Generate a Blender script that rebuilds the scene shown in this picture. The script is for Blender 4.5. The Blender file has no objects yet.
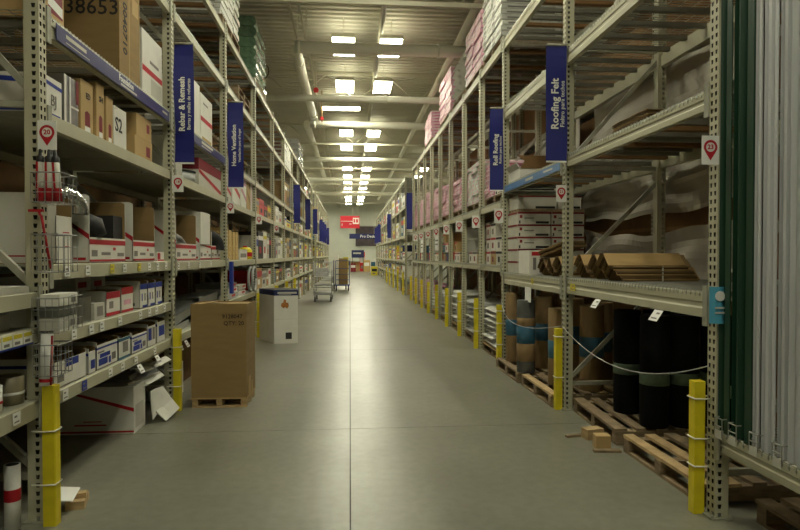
import bpy, math, random
from mathutils import Vector, Matrix
random.seed(11)
SC = bpy.context.scene
COL = SC.collection

# ------------------------------------------------------------------ camera, world, exposure
cam = bpy.data.objects.new('camera', bpy.data.cameras.new('camera'))
COL.objects.link(cam)
cam.data.sensor_width = 36.0
cam.data.lens = 27.0
cam.data.clip_end = 300
cam.location = (0, 0, 1.6)
cam.rotation_euler = (math.radians(90 - 0.952), 0, math.radians(-4.764))
SC.camera = cam
w = bpy.data.worlds.new('world'); SC.world = w; w.use_nodes = True
w.node_tree.nodes['Background'].inputs[0].default_value = (0.9, 0.95, 1.0, 1)
w.node_tree.nodes['Background'].inputs[1].default_value = 0.02
SC.view_settings.view_transform = 'Standard'
SC.view_settings.look = 'None'
SC.view_settings.gamma = 1.0
SC.view_settings.use_curve_mapping = False
SC.view_settings.exposure = 0.58
SC.cycles.use_denoising = True
SC.cycles.max_bounces = 8
SC.cycles.sample_clamp_indirect = 6.0
LAMP_STRENGTH = 22.0
UPLIGHT_STRENGTH = 4.0
LAMP_COLOR = (1.0, 0.975, 0.76)

# ------------------------------------------------------------------ materials
def lin(c):
    c /= 255.0
    return c / 12.92 if c <= 0.04045 else ((c + 0.055) / 1.055) ** 2.4
def srgb(r, g, b): return (lin(r), lin(g), lin(b))
MATS = {}
def mat(name, rgb, rough=0.6, metal=0.0, noise=0.12, scale=6.0, bump=0.0, stretch=None, emit=0.0, coat=0.0, alpha=1.0, rnoise=0.0):
    if name in MATS: return MATS[name]
    m = bpy.data.materials.new(name); m.use_nodes = True
    nt = m.node_tree; b = nt.nodes['Principled BSDF']
    col = srgb(*rgb)
    tc = nt.nodes.new('ShaderNodeTexCoord')
    src = tc.outputs['Object']
    if stretch:
        mp = nt.nodes.new('ShaderNodeMapping'); mp.inputs['Scale'].default_value = stretch
        nt.links.new(src, mp.inputs['Vector']); src = mp.outputs['Vector']
    nz = nt.nodes.new('ShaderNodeTexNoise')
    nz.inputs['Scale'].default_value = scale; nz.inputs['Detail'].default_value = 5
    nt.links.new(src, nz.inputs['Vector'])
    mx = nt.nodes.new('ShaderNodeMix'); mx.data_type = 'RGBA'
    mx.inputs[6].default_value = (*[c * (1 - noise) for c in col], 1)
    mx.inputs[7].default_value = (*[min(1, c * (1 + noise)) for c in col], 1)
    mr = nt.nodes.new('ShaderNodeMapRange')
    mr.inputs[1].default_value = 0.3; mr.inputs[2].default_value = 0.7
    nt.links.new(nz.outputs['Fac'], mr.inputs[0])
    nt.links.new(mr.outputs[0], mx.inputs[0])
    nt.links.new(mx.outputs[2], b.inputs['Base Color'])
    b.inputs['Roughness'].default_value = rough
    b.inputs['Metallic'].default_value = metal
    if rnoise:
        r2 = nt.nodes.new('ShaderNodeMapRange')
        r2.inputs[3].default_value = rough - rnoise; r2.inputs[4].default_value = rough + rnoise
        nt.links.new(nz.outputs['Fac'], r2.inputs[0]); nt.links.new(r2.outputs[0], b.inputs['Roughness'])
    if coat: b.inputs['Coat Weight'].default_value = coat
    if alpha < 1: b.inputs['Alpha'].default_value = alpha
    if bump:
        bp = nt.nodes.new('ShaderNodeBump'); bp.inputs['Strength'].default_value = bump; bp.inputs['Distance'].default_value = 0.01
        nt.links.new(nz.outputs['Fac'], bp.inputs['Height']); nt.links.new(bp.outputs[0], b.inputs['Normal'])
    if emit:
        b.inputs['Emission Color'].default_value = (*[c for c in col], 1)
        b.inputs['Emission Strength'].default_value = emit
    MATS[name] = m
    return m

RACK = mat('rack_paint', (176, 173, 148), 0.45, 0, 0.07, 3)
RACKD = mat('rack_paint_worn', (150, 149, 133), 0.5, 0, 0.15, 12)
HOLESHADE = mat('post_hole_shade', (58, 55, 50), 0.6, 0.4, 0.15, 14)  # dark colour standing in for shade inside the post holes
WIRE = mat('galvanised_wire', (150, 150, 140), 0.4, 0.6, 0.1, 20)
CHAN = mat('deck_channel', (120, 118, 106), 0.5, 0.3, 0.1, 8)
TIMBER = mat('timber_bar', (128, 96, 58), 0.8, 0, 0.25, 3, 0.2, (1, 8, 8))
PLANK = mat('pallet_wood', (176, 150, 108), 0.85, 0, 0.25, 3, 0.3, (3, 3, 12))
PLANKD = mat('pallet_wood_grey', (130, 112, 86), 0.9, 0, 0.28, 3, 0.3, (3, 3, 12))
CARD = mat('cardboard', (142, 117, 75), 0.85, 0, 0.07, 5, 0.05, (1, 1, 4))
CARDD = mat('cardboard_dark', (118, 88, 52), 0.9, 0, 0.12, 6)
CARDL = mat('cardboard_light', (176, 148, 100), 0.85, 0, 0.07, 6)
WHITE = mat('carton_white', (214, 212, 202), 0.6, 0, 0.05, 6)
GREYW = mat('carton_grey_white', (186, 184, 172), 0.65, 0, 0.06, 6)
RED = mat('print_red', (176, 22, 36), 0.55, 0, 0.08, 8)
DRED = mat('print_dark_red', (120, 24, 34), 0.6, 0, 0.1, 8)
BLUE = mat('print_blue', (30, 52, 140), 0.55, 0, 0.08, 8)
BANNER = mat('banner_blue', (22, 30, 112), 0.5, 0, 0.06, 4)
BEAMSIGN = mat('beam_sign_blue', (50, 48, 98), 0.5, 0, 0.06, 6)
BEAMSIGN2 = mat('beam_sign_pale_blue', (86, 122, 168), 0.5, 0, 0.1, 6)
BROWNINK = mat('ink_brown', (60, 46, 24), 0.7)
INK = mat('ink_black', (28, 26, 24), 0.6, 0, 0.1, 8)
GREYINK = mat('ink_grey', (120, 116, 110), 0.6, 0, 0.1, 8)
PAPER = mat('paper_white', (226, 226, 220), 0.6, 0, 0.03, 6)
YELLOW = mat('stake_yellow', (214, 196, 28), 0.5, 0, 0.1, 9, 0.1)
YPRINT = mat('print_yellow', (206, 190, 40), 0.6, 0, 0.06, 8)
TIE = mat('nylon_tie', (220, 218, 204), 0.5)
GALV = mat('galvanised_sheet', (150, 152, 150), 0.3, 0.9, 0.12, 10)
ALU = mat('aluminium_foil', (200, 202, 202), 0.18, 1.0, 0.06, 30, 0.4)
DARK = mat('dark_rubber', (34, 34, 34), 0.6, 0, 0.2, 10)
FELT = mat('black_felt', (14, 14, 13), 0.95, 0, 0.2, 14)
FELT.node_tree.nodes['Principled BSDF'].inputs['Specular IOR Level'].default_value = 0.15
GREYFELT = mat('grey_felt', (78, 78, 74), 0.9, 0, 0.15, 14)
GBAND = mat('label_green', (84, 102, 80), 0.6, 0, 0.25, 18)
TEALB = mat('label_teal', (50, 94, 116), 0.6, 0, 0.08, 8)
BROWNP = mat('kraft_brown', (132, 108, 72), 0.85, 0, 0.14, 5, 0.05, (1, 6, 1))
BROWND = mat('kraft_brown_edge', (96, 66, 36), 0.9, 0, 0.25, 30)
PINK = mat('wrap_pink', (212, 158, 178), 0.4, 0, 0.12, 10)
PINKR = mat('wrap_rose_red', (168, 96, 118), 0.4, 0, 0.12, 10)
BAGW = mat('bag_white', (206, 206, 198), 0.55, 0, 0.1, 12, 0.15)
BAGG = mat('bag_grey', (164, 164, 160), 0.6, 0, 0.14, 12, 0.15)
GREENW = mat('wrapped_green', (104, 136, 108), 0.2, 0, 0.35, 9, 0.8, coat=0.8)
GREENP = mat('panel_green', (22, 56, 38), 0.35, 0, 0.08, 3)
GREYP = mat('panel_white', (182, 184, 184), 0.45, 0, 0.05, 3)
TARPM = mat('plastic_sheeting', (176, 170, 156), 0.45, 0, 0.12, 2, 0.1, alpha=0.93)
WALLM = mat('wall_paint', (206, 208, 194), 0.8, 0, 0.04, 1)
DECKM = mat('roof_deck_paint', (196, 192, 172), 0.55, 0, 0.06, 1)
STEELW = mat('ceiling_steel_paint', (202, 198, 176), 0.5, 0, 0.05, 2)
PIPEW = mat('duct_white', (226, 224, 206), 0.5, 0, 0.04, 2)
TEALT = mat('tag_teal', (78, 160, 190), 0.55, 0, 0.06, 8)
OSB = mat('strand_board', (190, 160, 102), 0.85, 0, 0.35, 34, 0.2)
REDPLAST = mat('sprinkler_red', (190, 30, 34), 0.5)
SIGNRED = mat('sign_red', (196, 22, 44), 0.5, 0, 0.03)
NAVY = mat('sign_navy', (24, 34, 84), 0.5, 0, 0.05)
CHROME = mat('cart_steel', (170, 172, 172), 0.3, 0.8, 0.05)
CARTB = mat('cart_blue', (34, 52, 112), 0.5, 0, 0.08)
BROWNC = mat('carton_brown', (140, 106, 66), 0.85, 0, 0.1, 4)
LENS = mat('lamp_lens', (255, 255, 255), 0.5, 0, 0.0)
_b = LENS.node_tree.nodes['Principled BSDF']
_b.inputs['Emission Color'].default_value = (*LAMP_COLOR, 1)
_b.inputs['Emission Strength'].default_value = LAMP_STRENGTH

UPLENS = mat('lamp_uplight', (250, 250, 250), 0.5, 0, 0.0)
_b = UPLENS.node_tree.nodes['Principled BSDF']
_b.inputs['Emission Color'].default_value = (*LAMP_COLOR, 1)
_b.inputs['Emission Strength'].default_value = UPLIGHT_STRENGTH
# polished concrete
CONC = bpy.data.materials.new('polished_concrete'); CONC.use_nodes = True
def _conc():
    nt = CONC.node_tree; b = nt.nodes['Principled BSDF']
    tc = nt.nodes.new('ShaderNodeTexCoord'); geo = nt.nodes.new('ShaderNodeNewGeometry')
    n1 = nt.nodes.new('ShaderNodeTexNoise'); n1.inputs['Scale'].default_value = 0.9; n1.inputs['Detail'].default_value = 8; n1.inputs['Roughness'].default_value = 0.65
    n2 = nt.nodes.new('ShaderNodeTexNoise'); n2.inputs['Scale'].default_value = 14; n2.inputs['Detail'].default_value = 6
    nt.links.new(geo.outputs['Position'], n1.inputs['Vector']); nt.links.new(geo.outputs['Position'], n2.inputs['Vector'])
    r = nt.nodes.new('ShaderNodeValToRGB')
    r.color_ramp.elements[0].position = 0.3; r.color_ramp.elements[0].color = (*srgb(116, 115, 101), 1)
    r.color_ramp.elements[1].position = 0.7; r.color_ramp.elements[1].color = (*srgb(136, 134, 119), 1)
    nt.links.new(n1.outputs['Fac'], r.inputs[0])
    mx = nt.nodes.new('ShaderNodeMix'); mx.data_type = 'RGBA'; mx.blend_type = 'MULTIPLY'; mx.inputs[0].default_value = 0.5
    r2 = nt.nodes.new('ShaderNodeValToRGB')
    r2.color_ramp.elements[0].position = 0.35; r2.color_ramp.elements[0].color = (0.75, 0.75, 0.75, 1)
    r2.color_ramp.elements[1].position = 0.6; r2.color_ramp.elements[1].color = (1, 1, 1, 1)
    nt.links.new(n2.outputs['Fac'], r2.inputs[0])
    nt.links.new(r.outputs[0], mx.inputs[6]); nt.links.new(r2.outputs[0], mx.inputs[7])
    nt.links.new(mx.outputs[2], b.inputs['Base Color'])
    mp = nt.nodes.new('ShaderNodeMapping'); mp.inputs['Scale'].default_value = (2.2, 0.22, 1)
    n3 = nt.nodes.new('ShaderNodeTexNoise'); n3.inputs['Scale'].default_value = 1.0; n3.inputs['Detail'].default_value = 4
    nt.links.new(geo.outputs['Position'], mp.inputs['Vector']); nt.links.new(mp.outputs['Vector'], n3.inputs['Vector'])
    mr = nt.nodes.new('ShaderNodeMapRange'); mr.inputs[1].default_value = 0.3; mr.inputs[2].default_value = 0.7; mr.inputs[3].default_value = 0.285; mr.inputs[4].default_value = 0.37
    nt.links.new(n3.outputs['Fac'], mr.inputs[0]); nt.links.new(mr.outputs[0], b.inputs['Roughness'])
    m2 = nt.nodes.new('ShaderNodeMix'); m2.data_type = 'RGBA'; m2.blend_type = 'MULTIPLY'; m2.inputs[0].default_value = 1.0
    r3 = nt.nodes.new('ShaderNodeValToRGB')
    r3.color_ramp.elements[0].position = 0.3; r3.color_ramp.elements[0].color = (0.78, 0.79, 0.78, 1)
    r3.color_ramp.elements[1].position = 0.65; r3.color_ramp.elements[1].color = (1, 1, 1, 1)
    nt.links.new(n3.outputs['Fac'], r3.inputs[0]); nt.links.new(mx.outputs[2], m2.inputs[6]); nt.links.new(r3.outputs[0], m2.inputs[7])
    nt.links.new(m2.outputs[2], b.inputs['Base Color'])
_conc()
JOINT = mat('joint_filler', (60, 57, 50), 0.8)

# ------------------------------------------------------------------ mesh builder
class MB:
    def __init__(s): s.v = []; s.f = []; s.m = []; s.sm = []
    def poly(s, pts, mi=0, smooth=False):
        n = len(s.v); s.v += [tuple(p) for p in pts]
        s.f.append(tuple(range(n, n + len(pts)))); s.m.append(mi); s.sm.append(smooth); return s
    def box(s, x0, y0, z0, x1, y1, z1, mi=0):
        x0, x1 = min(x0, x1), max(x0, x1); y0, y1 = min(y0, y1), max(y0, y1); z0, z1 = min(z0, z1), max(z0, z1)
        n = len(s.v)
        s.v += [(x0,y0,z0),(x1,y0,z0),(x1,y1,z0),(x0,y1,z0),(x0,y0,z1),(x1,y0,z1),(x1,y1,z1),(x0,y1,z1)]
        for q in ((0,3,2,1),(4,5,6,7),(0,1,5,4),(1,2,6,5),(2,3,7,6),(3,0,4,7)):
            s.f.append(tuple(n + i for i in q)); s.m.append(mi); s.sm.append(False)
        return s
    def prism(s, prof, axis, a, b, mi=0, ma=None, mb=None):
        """closed 2-D profile extruded along an axis; axis y: profile (x,z); axis x: (y,z); axis z: (x,y)"""
        def P(p, t):
            return (p[0], t, p[1]) if axis == 'y' else ((t, p[0], p[1]) if axis == 'x' else (p[0], p[1], t))
        n = len(s.v); k = len(prof)
        s.v += [P(p, a) for p in prof] + [P(p, b) for p in prof]
        for i in range(k):
            j = (i + 1) % k
            s.f.append((n + i, n + j, n + k + j, n + k + i)); s.m.append(mi); s.sm.append(False)
        s.f.append(tuple(range(n + k - 1, n - 1, -1))); s.m.append(mi if ma is None else ma); s.sm.append(False)
        s.f.append(tuple(range(n + k, n + 2 * k))); s.m.append(mi if mb is None else mb); s.sm.append(False)
        return s
    def tube(s, pts, r, n=6, mi=0, caps=True, radii=None):
        pts = [Vector(p) for p in pts]; base = len(s.v); up = None
        for i, p in enumerate(pts):
            t = (pts[min(i + 1, len(pts) - 1)] - pts[max(i - 1, 0)]).normalized()
            if up is None:
                up = Vector((0, 0, 1)) if abs(t.z) < 0.9 else Vector((1, 0, 0))
            a = t.cross(up).normalized(); up = a.cross(t).normalized()
            rr = radii[i] if radii else r
            for k in range(n):
                th = 2 * math.pi * k / n
                s.v.append(tuple(p + (a * math.cos(th) + up * math.sin(th)) * rr))
        for i in range(len(pts) - 1):
            for k in range(n):
                j = (k + 1) % n
                s.f.append((base + i*n + k, base + i*n + j, base + (i+1)*n + j, base + (i+1)*n + k)); s.m.append(mi); s.sm.append(True)
        if caps:
            s.f.append(tuple(base + k for k in range(n - 1, -1, -1))); s.m.append(mi); s.sm.append(False)
            q = base + (len(pts) - 1) * n
            s.f.append(tuple(q + k for k in range(n))); s.m.append(mi); s.sm.append(False)
        return s
    def lathe(s, prof, n=20, c=(0, 0), mi=0, mis=None, smooth=True):
        base = len(s.v)
        for r, z in prof:
            for k in range(n):
                th = 2 * math.pi * k / n
                s.v.append((c[0] + r * math.cos(th), c[1] + r * math.sin(th), z))
        for i in range(len(prof) - 1):
            for k in range(n):
                j = (k + 1) % n
                s.f.append((base + i*n + k, base + i*n + j, base + (i+1)*n + j, base + (i+1)*n + k))
                s.m.append(mis[i] if mis else mi); s.sm.append(smooth)
        return s
    def wires(s, segs, r=0.003, mi=0):
        for a, b in segs: s.tube([a, b], r, 4, mi, False)
        return s
    def mesh(s, name, mats):
        me = bpy.data.meshes.new(name)
        me.from_pydata(s.v, [], s.f)
        for m in mats: me.materials.append(m)
        for p, mi, sm in zip(me.polygons, s.m, s.sm):
            p.material_index = mi; p.use_smooth = sm
        me.update(); return me

def O(name, mb, mats, parent=None, loc=(0, 0, 0), rz=0.0, label=None, cat=None, group=None, kind=None):
    if isinstance(mb, MB): mb = mb.mesh(name, mats if isinstance(mats, (list, tuple)) else [mats])
    o = bpy.data.objects.new(name, mb); COL.objects.link(o)
    o.location = loc
    if rz: o.rotation_euler = (0, 0, rz)
    if parent: o.parent = parent
    if label: o['label'] = label
    if cat: o['category'] = cat
    if group: o['group'] = group
    if kind: o['kind'] = kind
    return o
def T(name, label, cat, loc=(0, 0, 0), rz=0.0, group=None):
    o = bpy.data.objects.new(name, None); COL.objects.link(o)
    o.empty_display_size = 0.1
    o.location = loc; o.rotation_euler = (0, 0, rz)
    o['label'] = label; o['category'] = cat
    if group: o['group'] = group
    return o
TXT = {}
def text(body, size, m, parent, origin, xdir, ydir, name='lettering', bold=0.0, align='CENTER'):
    key = (body, size, m.name, bold, align)
    if key not in TXT:
        cu = bpy.data.curves.new('lettering', 'FONT'); cu.body = body; cu.size = size
        cu.align_x = align; cu.align_y = 'CENTER'; cu.offset = bold; cu.extrude = 0.0008; cu.resolution_u = 2
        to = bpy.data.objects.new('lettering_curve', cu); COL.objects.link(to)
        dg = bpy.context.evaluated_depsgraph_get(); dg.update()
        me = bpy.data.meshes.new_from_object(to.evaluated_get(dg))
        me.materials.clear(); me.materials.append(m)
        bpy.data.objects.remove(to); bpy.data.curves.remove(cu)
        TXT[key] = me
    o = bpy.data.objects.new(name, TXT[key]); COL.objects.link(o)
    x = Vector(xdir).normalized(); y = Vector(ydir).normalized(); z = x.cross(y)
    M = Matrix((x, y, z)).transposed().to_4x4(); M.translation = Vector(origin)
    o.parent = parent; o.matrix_local = M
    return o

# ------------------------------------------------------------------ setting: floor, walls, roof
XW0, XW1, YW0, YW1, ZC = -9.0, 9.5, -9.0, 64.0, 7.05
fl = O('floor', MB().box(XW0, YW0, -0.2, XW1, YW1, -0.012), [JOINT], kind='structure')
slab_cache = {}
xs = [XW0, -4.4, 0.0, 4.4, XW1]
ys = [YW0, -3.7, 0.9] + [5.52 + 4.6 * i for i in range(13)] + [YW1]
for i in range(len(xs) - 1):
    for j in range(len(ys) - 1):
        wd, ln = xs[i + 1] - xs[i], ys[j + 1] - ys[j]
        k = (round(wd, 3), round(ln, 3))
        if k not in slab_cache:
            slab_cache[k] = MB().box(0.004, 0.003, -0.03, wd - 0.004, ln - 0.003, 0).mesh('slab', [CONC])
        O('slab', slab_cache[k], None, fl, (xs[i], ys[j], 0))
O('wall_back', MB().box(XW0, YW1, 0, XW1, YW1 + 0.2, ZC), [WALLM], kind='structure')
O('wall_front', MB().box(XW0, YW0 - 0.2, 0, XW1, YW0, ZC), [WALLM], kind='structure')
O('wall_left', MB().box(XW0 - 0.2, YW0, 0, XW0, YW1, ZC), [WALLM], kind='structure')
O('wall_right', MB().box(XW1, YW0, 0, XW1 + 0.2, YW1, ZC), [WALLM], kind='structure')
# ribbed steel roof deck, ribs running across the aisle
mb = MB(); y = YW0; prof = []
while y < YW1:
    prof += [(y, ZC), (y + 0.10, ZC), (y + 0.125, ZC + 0.05), (y + 0.215, ZC + 0.05)]; y += 0.24
for a, b in zip(prof[:-1], prof[1:]):
    mb.poly([(XW0, a[0], a[1]), (XW1, a[0], a[1]), (XW1, b[0], b[1]), (XW0, b[0], b[1])])
mb.box(XW0, YW0, ZC + 0.06, XW1, YW1, ZC + 0.16)
ceil = O('ceiling', mb, [DECKM], kind='structure')

# joists (trusses) across the aisle
def truss(y, vis):
    t = T('roof_truss', TRLAB.get(y, 'painted steel roof truss spanning the aisle far down the roof'), 'truss', (0, y, 0), group='roof trusses across the aisle')
    O('top_chord', MB().box(XW0, -0.05, ZC - 0.09, XW1, 0.05, ZC - 0.005), [STEELW], t)
    O('bottom_chord', MB().box(XW0, -0.04, 6.17, XW1, 0.04, 6.25), [STEELW], t)
    me = None
    x = -8.8; up = True
    while x < 9.0:
        m2 = MB().tube([(x, 0, 6.21 if up else ZC - 0.06), (x + 0.9, 0, ZC - 0.06 if up else 6.21)], 0.018, 6)
        O('web_bar', m2, [STEELW], t); x += 0.9; up = not up
TRLAB = {11.05: 'painted steel roof truss nearest the camera, above the near duct', 18.1: 'painted steel roof truss in front of the paired bright lamps',
         25.15: 'painted steel roof truss third from the camera, beyond the second duct', 4.0: 'painted steel roof truss above the view, closest to the camera',
         32.2: 'painted steel roof truss far down the roof, fourth in view', 39.25: 'painted steel roof truss far down the roof, fifth in view', 46.3: 'painted steel roof truss above the red hanging sign', 53.35: 'painted steel roof truss last before the far wall'}
for y in (4.0, 11.05, 18.1, 25.15, 32.2, 39.25, 46.3, 53.35): truss(y, True)
# girders / conduits along the aisle
for nm, lab, x, wd, z0, z1 in (('roof_girder', 'painted steel girder running down the roof between the lamp rows', 0.72, 0.10, 6.72, 6.9),
                     ('conduit', 'thin painted conduit running along the roof above the left duct', -1.22, 0.05, 6.6, 6.66),
                     ('conduit', 'second thin conduit along the roof, right of the left duct', -1.02, 0.05, 6.6, 6.66),
                     ('roof_girder', 'painted steel girder along the roof over the right rack', 4.2, 0.12, 6.72, 6.9),
                     ('roof_girder', 'painted steel girder along the roof over the left rack', -3.6, 0.12, 6.72, 6.9)):
    g = O(nm, MB().box(-wd/2, YW0, z0, wd/2, YW1, z0 + (z1 - z0) * 0.15).box(-wd/8, YW0, z0, wd/8, YW1, z1).box(-wd/2, YW0, z1 - (z1-z0)*0.15, wd/2, YW1, z1), [STEELW], None, (x, 0, 0), label=lab, cat='girder' if 'girder' in nm else 'conduit')
# round ducts
def duct(label, pts, r, flanges=()):
    t = T('round_duct', label, 'duct', pts[0])
    o = Vector(pts[0])
    O('pipe', MB().tube([Vector(p) - o for p in pts], r, 18), [PIPEW], t)
    for hp in (pts[0], pts[-1]):
        a = Vector(hp) - o + (Vector(pts[-1]) - Vector(pts[0])).normalized() * (0.25 if hp == pts[0] else -0.25)
        O('hanger_rod', MB().tube([a, (a.x, a.y, ZC - o.z + 0.01)], 0.01, 6), [STEELW], t)
    for f, d in flanges:
        a = Vector(f) - o; dv = Vector(d) * 0.03
        O('flange', MB().tube([a - dv, a + dv], r * 1.18, 18), [PIPEW], t)
duct('white round duct crossing the aisle under the nearest lamp pair', [(-1.2, 13.5, 6.2), (-0.9, 13.5, 6.2), (8.8, 13.5, 6.2)], 0.13, [((-1.12, 13.5, 6.2), (1, 0, 0)), ((2.0, 13.5, 6.2), (1, 0, 0))])
duct('white round duct running away along the left of the roof', [(-1.2, 13.72, 6.2), (-1.2, 20.3, 6.2)], 0.12, [((-1.2, 14.5, 6.2), (0, 1, 0)), ((-1.2, 19.8, 6.2), (0, 1, 0))])
duct('white round duct crossing the aisle beyond the second lamp pair', [(-3.2, 16.8, 5.94), (8.8, 16.8, 5.94)], 0.09, [((1.0, 16.8, 5.94), (1, 0, 0))])
duct('white round duct crossing the aisle behind the wide single lamp', [(-1.35, 20.9, 6.1), (8.8, 20.9, 6.1)], 0.12, [((-1.2, 20.9, 6.1), (1, 0, 0))])
duct('long white sprinkler main along the right side of the roof', [(2.46, -8, 6.43), (2.46, 52, 6.43)], 0.085, [((2.46, 11.5, 6.43), (0, 1, 0)), ((2.46, 16.5, 6.43), (0, 1, 0)), ((2.46, 20.2, 6.43), (0, 1, 0))])
duct('white round duct further along the left of the roof', [(-1.55, 22.0, 6.36), (-1.55, 38, 6.36)], 0.12, [((-1.55, 22.5, 6.36), (0, 1, 0))])
for yy in (28.5, 36.0, 44.0):
    duct('white round duct crossing far down the aisle, %s of three' % {28.5: 'nearest', 36.0: 'middle', 44.0: 'farthest'}[yy], [(-8.8, yy, 6.1), (8.8, yy, 6.1)], 0.11)
# red sprinkler valve hanging from conduit, and hanging red ribbon far away
t = T('sprinkler_valve', 'small red sprinkler valve beside the left roof duct', 'valve', (-0.95, 17.15, 6.15))
O('valve_wheel', MB().tube([(0, -0.03, 0.1), (0, 0.03, 0.1)], 0.075, 14), [REDPLAST], t)
O('valve_stem', MB().tube([(0, 0, 0.1), (0, 0, 0.9)], 0.018, 8), [STEELW], t)
O('valve_body', MB().tube([(0, 0, -0.2), (0, 0, 0.1)], 0.03, 8), [STEELW], t)
t = T('sprinkler_valve', 'brass and red valve at the far end of the left roof duct', 'valve', (-0.92, 20.1, 6.1))
O('valve_wheel', MB().tube([(0, -0.03, 0.02), (0, 0.03, 0.02)], 0.06, 14), [REDPLAST], t)
O('valve_body', MB().tube([(0, 0, -0.1), (0, 0, 0.95)], 0.02, 8), [CARDL], t)
for px, py, pr in ((-2.3, 15.8, 0.22), (-2.6, 17.2, 0.25)):
    pts = [(px + pr * math.cos(a), py, 6.35 + pr * math.sin(a)) for a in [i * math.pi / 8 for i in range(17)]]
    O('cable_coil', MB().tube(pts, 0.012, 6).tube([(px, py, 6.35 + pr), (px, py, 7.06)], 0.01, 6), [DARK], None, (0, 0, 0), label='loop of dark cable hanging from the roof left of the duct' if px > -2.5 else 'second loop of dark cable hanging from the roof, further left', cat='cable')

# lamps
def lamp(x, y, rot, label):
    t = T('ceiling_lamp', label, 'lamp', (x, y, 6.5), math.pi / 2 if rot else 0, group='ceiling lamps')
    if 'h' not in LC:
        LC['h'] = MB().box(-0.27, -0.63, 0.012, 0.27, 0.63, 0.10).box(-0.27, -0.63, -0.02, -0.255, 0.63, 0.012).box(0.255, -0.63, -0.02, 0.27, 0.63, 0.012).mesh('housing', [STEELW])
        LC['l'] = MB().box(-0.25, -0.61, 0.0, 0.25, 0.61, 0.010).mesh('lens', [LENS])
        LC['u'] = MB().box(-0.2, -0.5, 0.101, -0.06, 0.5, 0.106).box(0.06, -0.5, 0.101, 0.2, 0.5, 0.106).mesh('uplight_slot', [UPLENS])
        LC['s'] = MB().tube([(0, 0, 0.1), (0, 0, 0.5)], 0.008, 5).mesh('hanger', [STEELW])
    O('housing', LC['h'], None, t); O('lens', LC['l'], None, t); O('uplight_slot', LC['u'], None, t)
    O('hanger', LC['s'], None, t, (0, -0.5, 0)); O('hanger', LC['s'], None, t, (0, 0.5, 0))
LC = {}
ORD = ['first', 'second', 'third', 'fourth', 'fifth', 'sixth', 'seventh', 'eighth', 'ninth', 'tenth', 'eleventh', 'twelfth', 'thirteenth', 'fourteenth', 'fifteenth']
rowi = 0
for y in [-5.9, 0.85, 5.4, 9.0] + [14.3 + 3.35 * i for i in range(14)]:
    if abs(y - 21.0) < 0.1:
        lamp(-0.28, 20.2, True, 'single wide lamp set crosswise under the roof, third row'); rowi += 1; continue
    nm = 'beyond the view, %s row' % {-5.9: 'rearmost', 0.85: 'overhead', 5.4: 'front', 9.0: 'hidden front'}[y] if y < 14 else 'in the %s lit row from the camera' % ORD[rowi]
    lamp(-0.14, y, False, 'bright roof lamp, left of pair, ' + nm)
    lamp(0.95, y, False, 'bright roof lamp, right of pair, ' + nm)
    if y > 14: rowi += 1
for i in range(10):  # extra lamp rows added to brighten the far end
    y = 31.05 + 3.35 * i
    lamp(-3.4, y, False, 'added far fill lamp above the left rack, %s of that row' % ORD[i])
    lamp(4.2, y, False, 'added far fill lamp above the right rack, %s of that row' % ORD[i])
for i in range(3):
    y = 17.65 + 6.7 * i
    lamp(-6.3, y, False, 'roof lamp over the neighbouring aisle behind the left rack, %s' % ORD[i])
    lamp(6.6, y, False, 'roof lamp over the neighbouring aisle behind the right rack, %s' % ORD[i])

# ------------------------------------------------------------------ pallet racking
MESH = {}
def cached(key, fn):
    if key not in MESH: MESH[key] = fn()
    return MESH[key]
def post_mesh(H, s, holes=True):
    """C-channel upright: aisle face at local x=0, depth runs to +s*x; width along y 0..0.085"""
    def fn():
        mb = MB(); W, D, p = 0.085, 0.088, 0.05
        def face(o, u, uw, cols):
            n = int(H / p)
            for k in range(n):
                z0, z1 = k * p, (k + 1) * p
                edges = [0] + [((a + b) / 2) for a, b in zip(cols[:-1], cols[1:])] + [uw]
                for ci, c in enumerate(cols):
                    a, b = edges[ci], edges[ci + 1]
                    def P(t, z): return (o[0] + u[0] * t, o[1] + u[1] * t, z)
                    out = [P(a, z0), P(b, z0), P(b, z1), P(a, z1)]
                    zc = (z0 + z1) / 2
                    k1 = 1.0 if len(cols) > 1 else 1.2
                    inn = [P(c - 0.007 * k1, zc - 0.014), P(c + 0.007 * k1, zc - 0.014), P(c + 0.0105 * k1, zc + 0.012), P(c - 0.0105 * k1, zc + 0.012)]
                    for e in range(4):
                        mb.poly([out[e], out[(e + 1) % 4], inn[(e + 1) % 4], inn[e]])
            mb.poly([(o[0], o[1], n * p), (o[0] + u[0]*uw, o[1] + u[1]*uw, n * p), (o[0] + u[0]*uw, o[1] + u[1]*uw, H), (o[0], o[1], H)])
        face((0, 0), (0, 1), W, [0.022, 0.063])
        face((0, 0), (s, 0), D, [0.030])
        face((0, W), (s, 0), D, [0.028])
        # back plate and dark inner plates added so the holes look shaded
        mb.box(s * D, 0, 0, s * (D - 0.003), W, H)
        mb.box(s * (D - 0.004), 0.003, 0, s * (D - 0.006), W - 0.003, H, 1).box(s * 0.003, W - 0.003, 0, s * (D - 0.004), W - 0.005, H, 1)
        return mb.mesh('post', [RACK, HOLESHADE])
    return cached(('post', H, s), fn)
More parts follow.
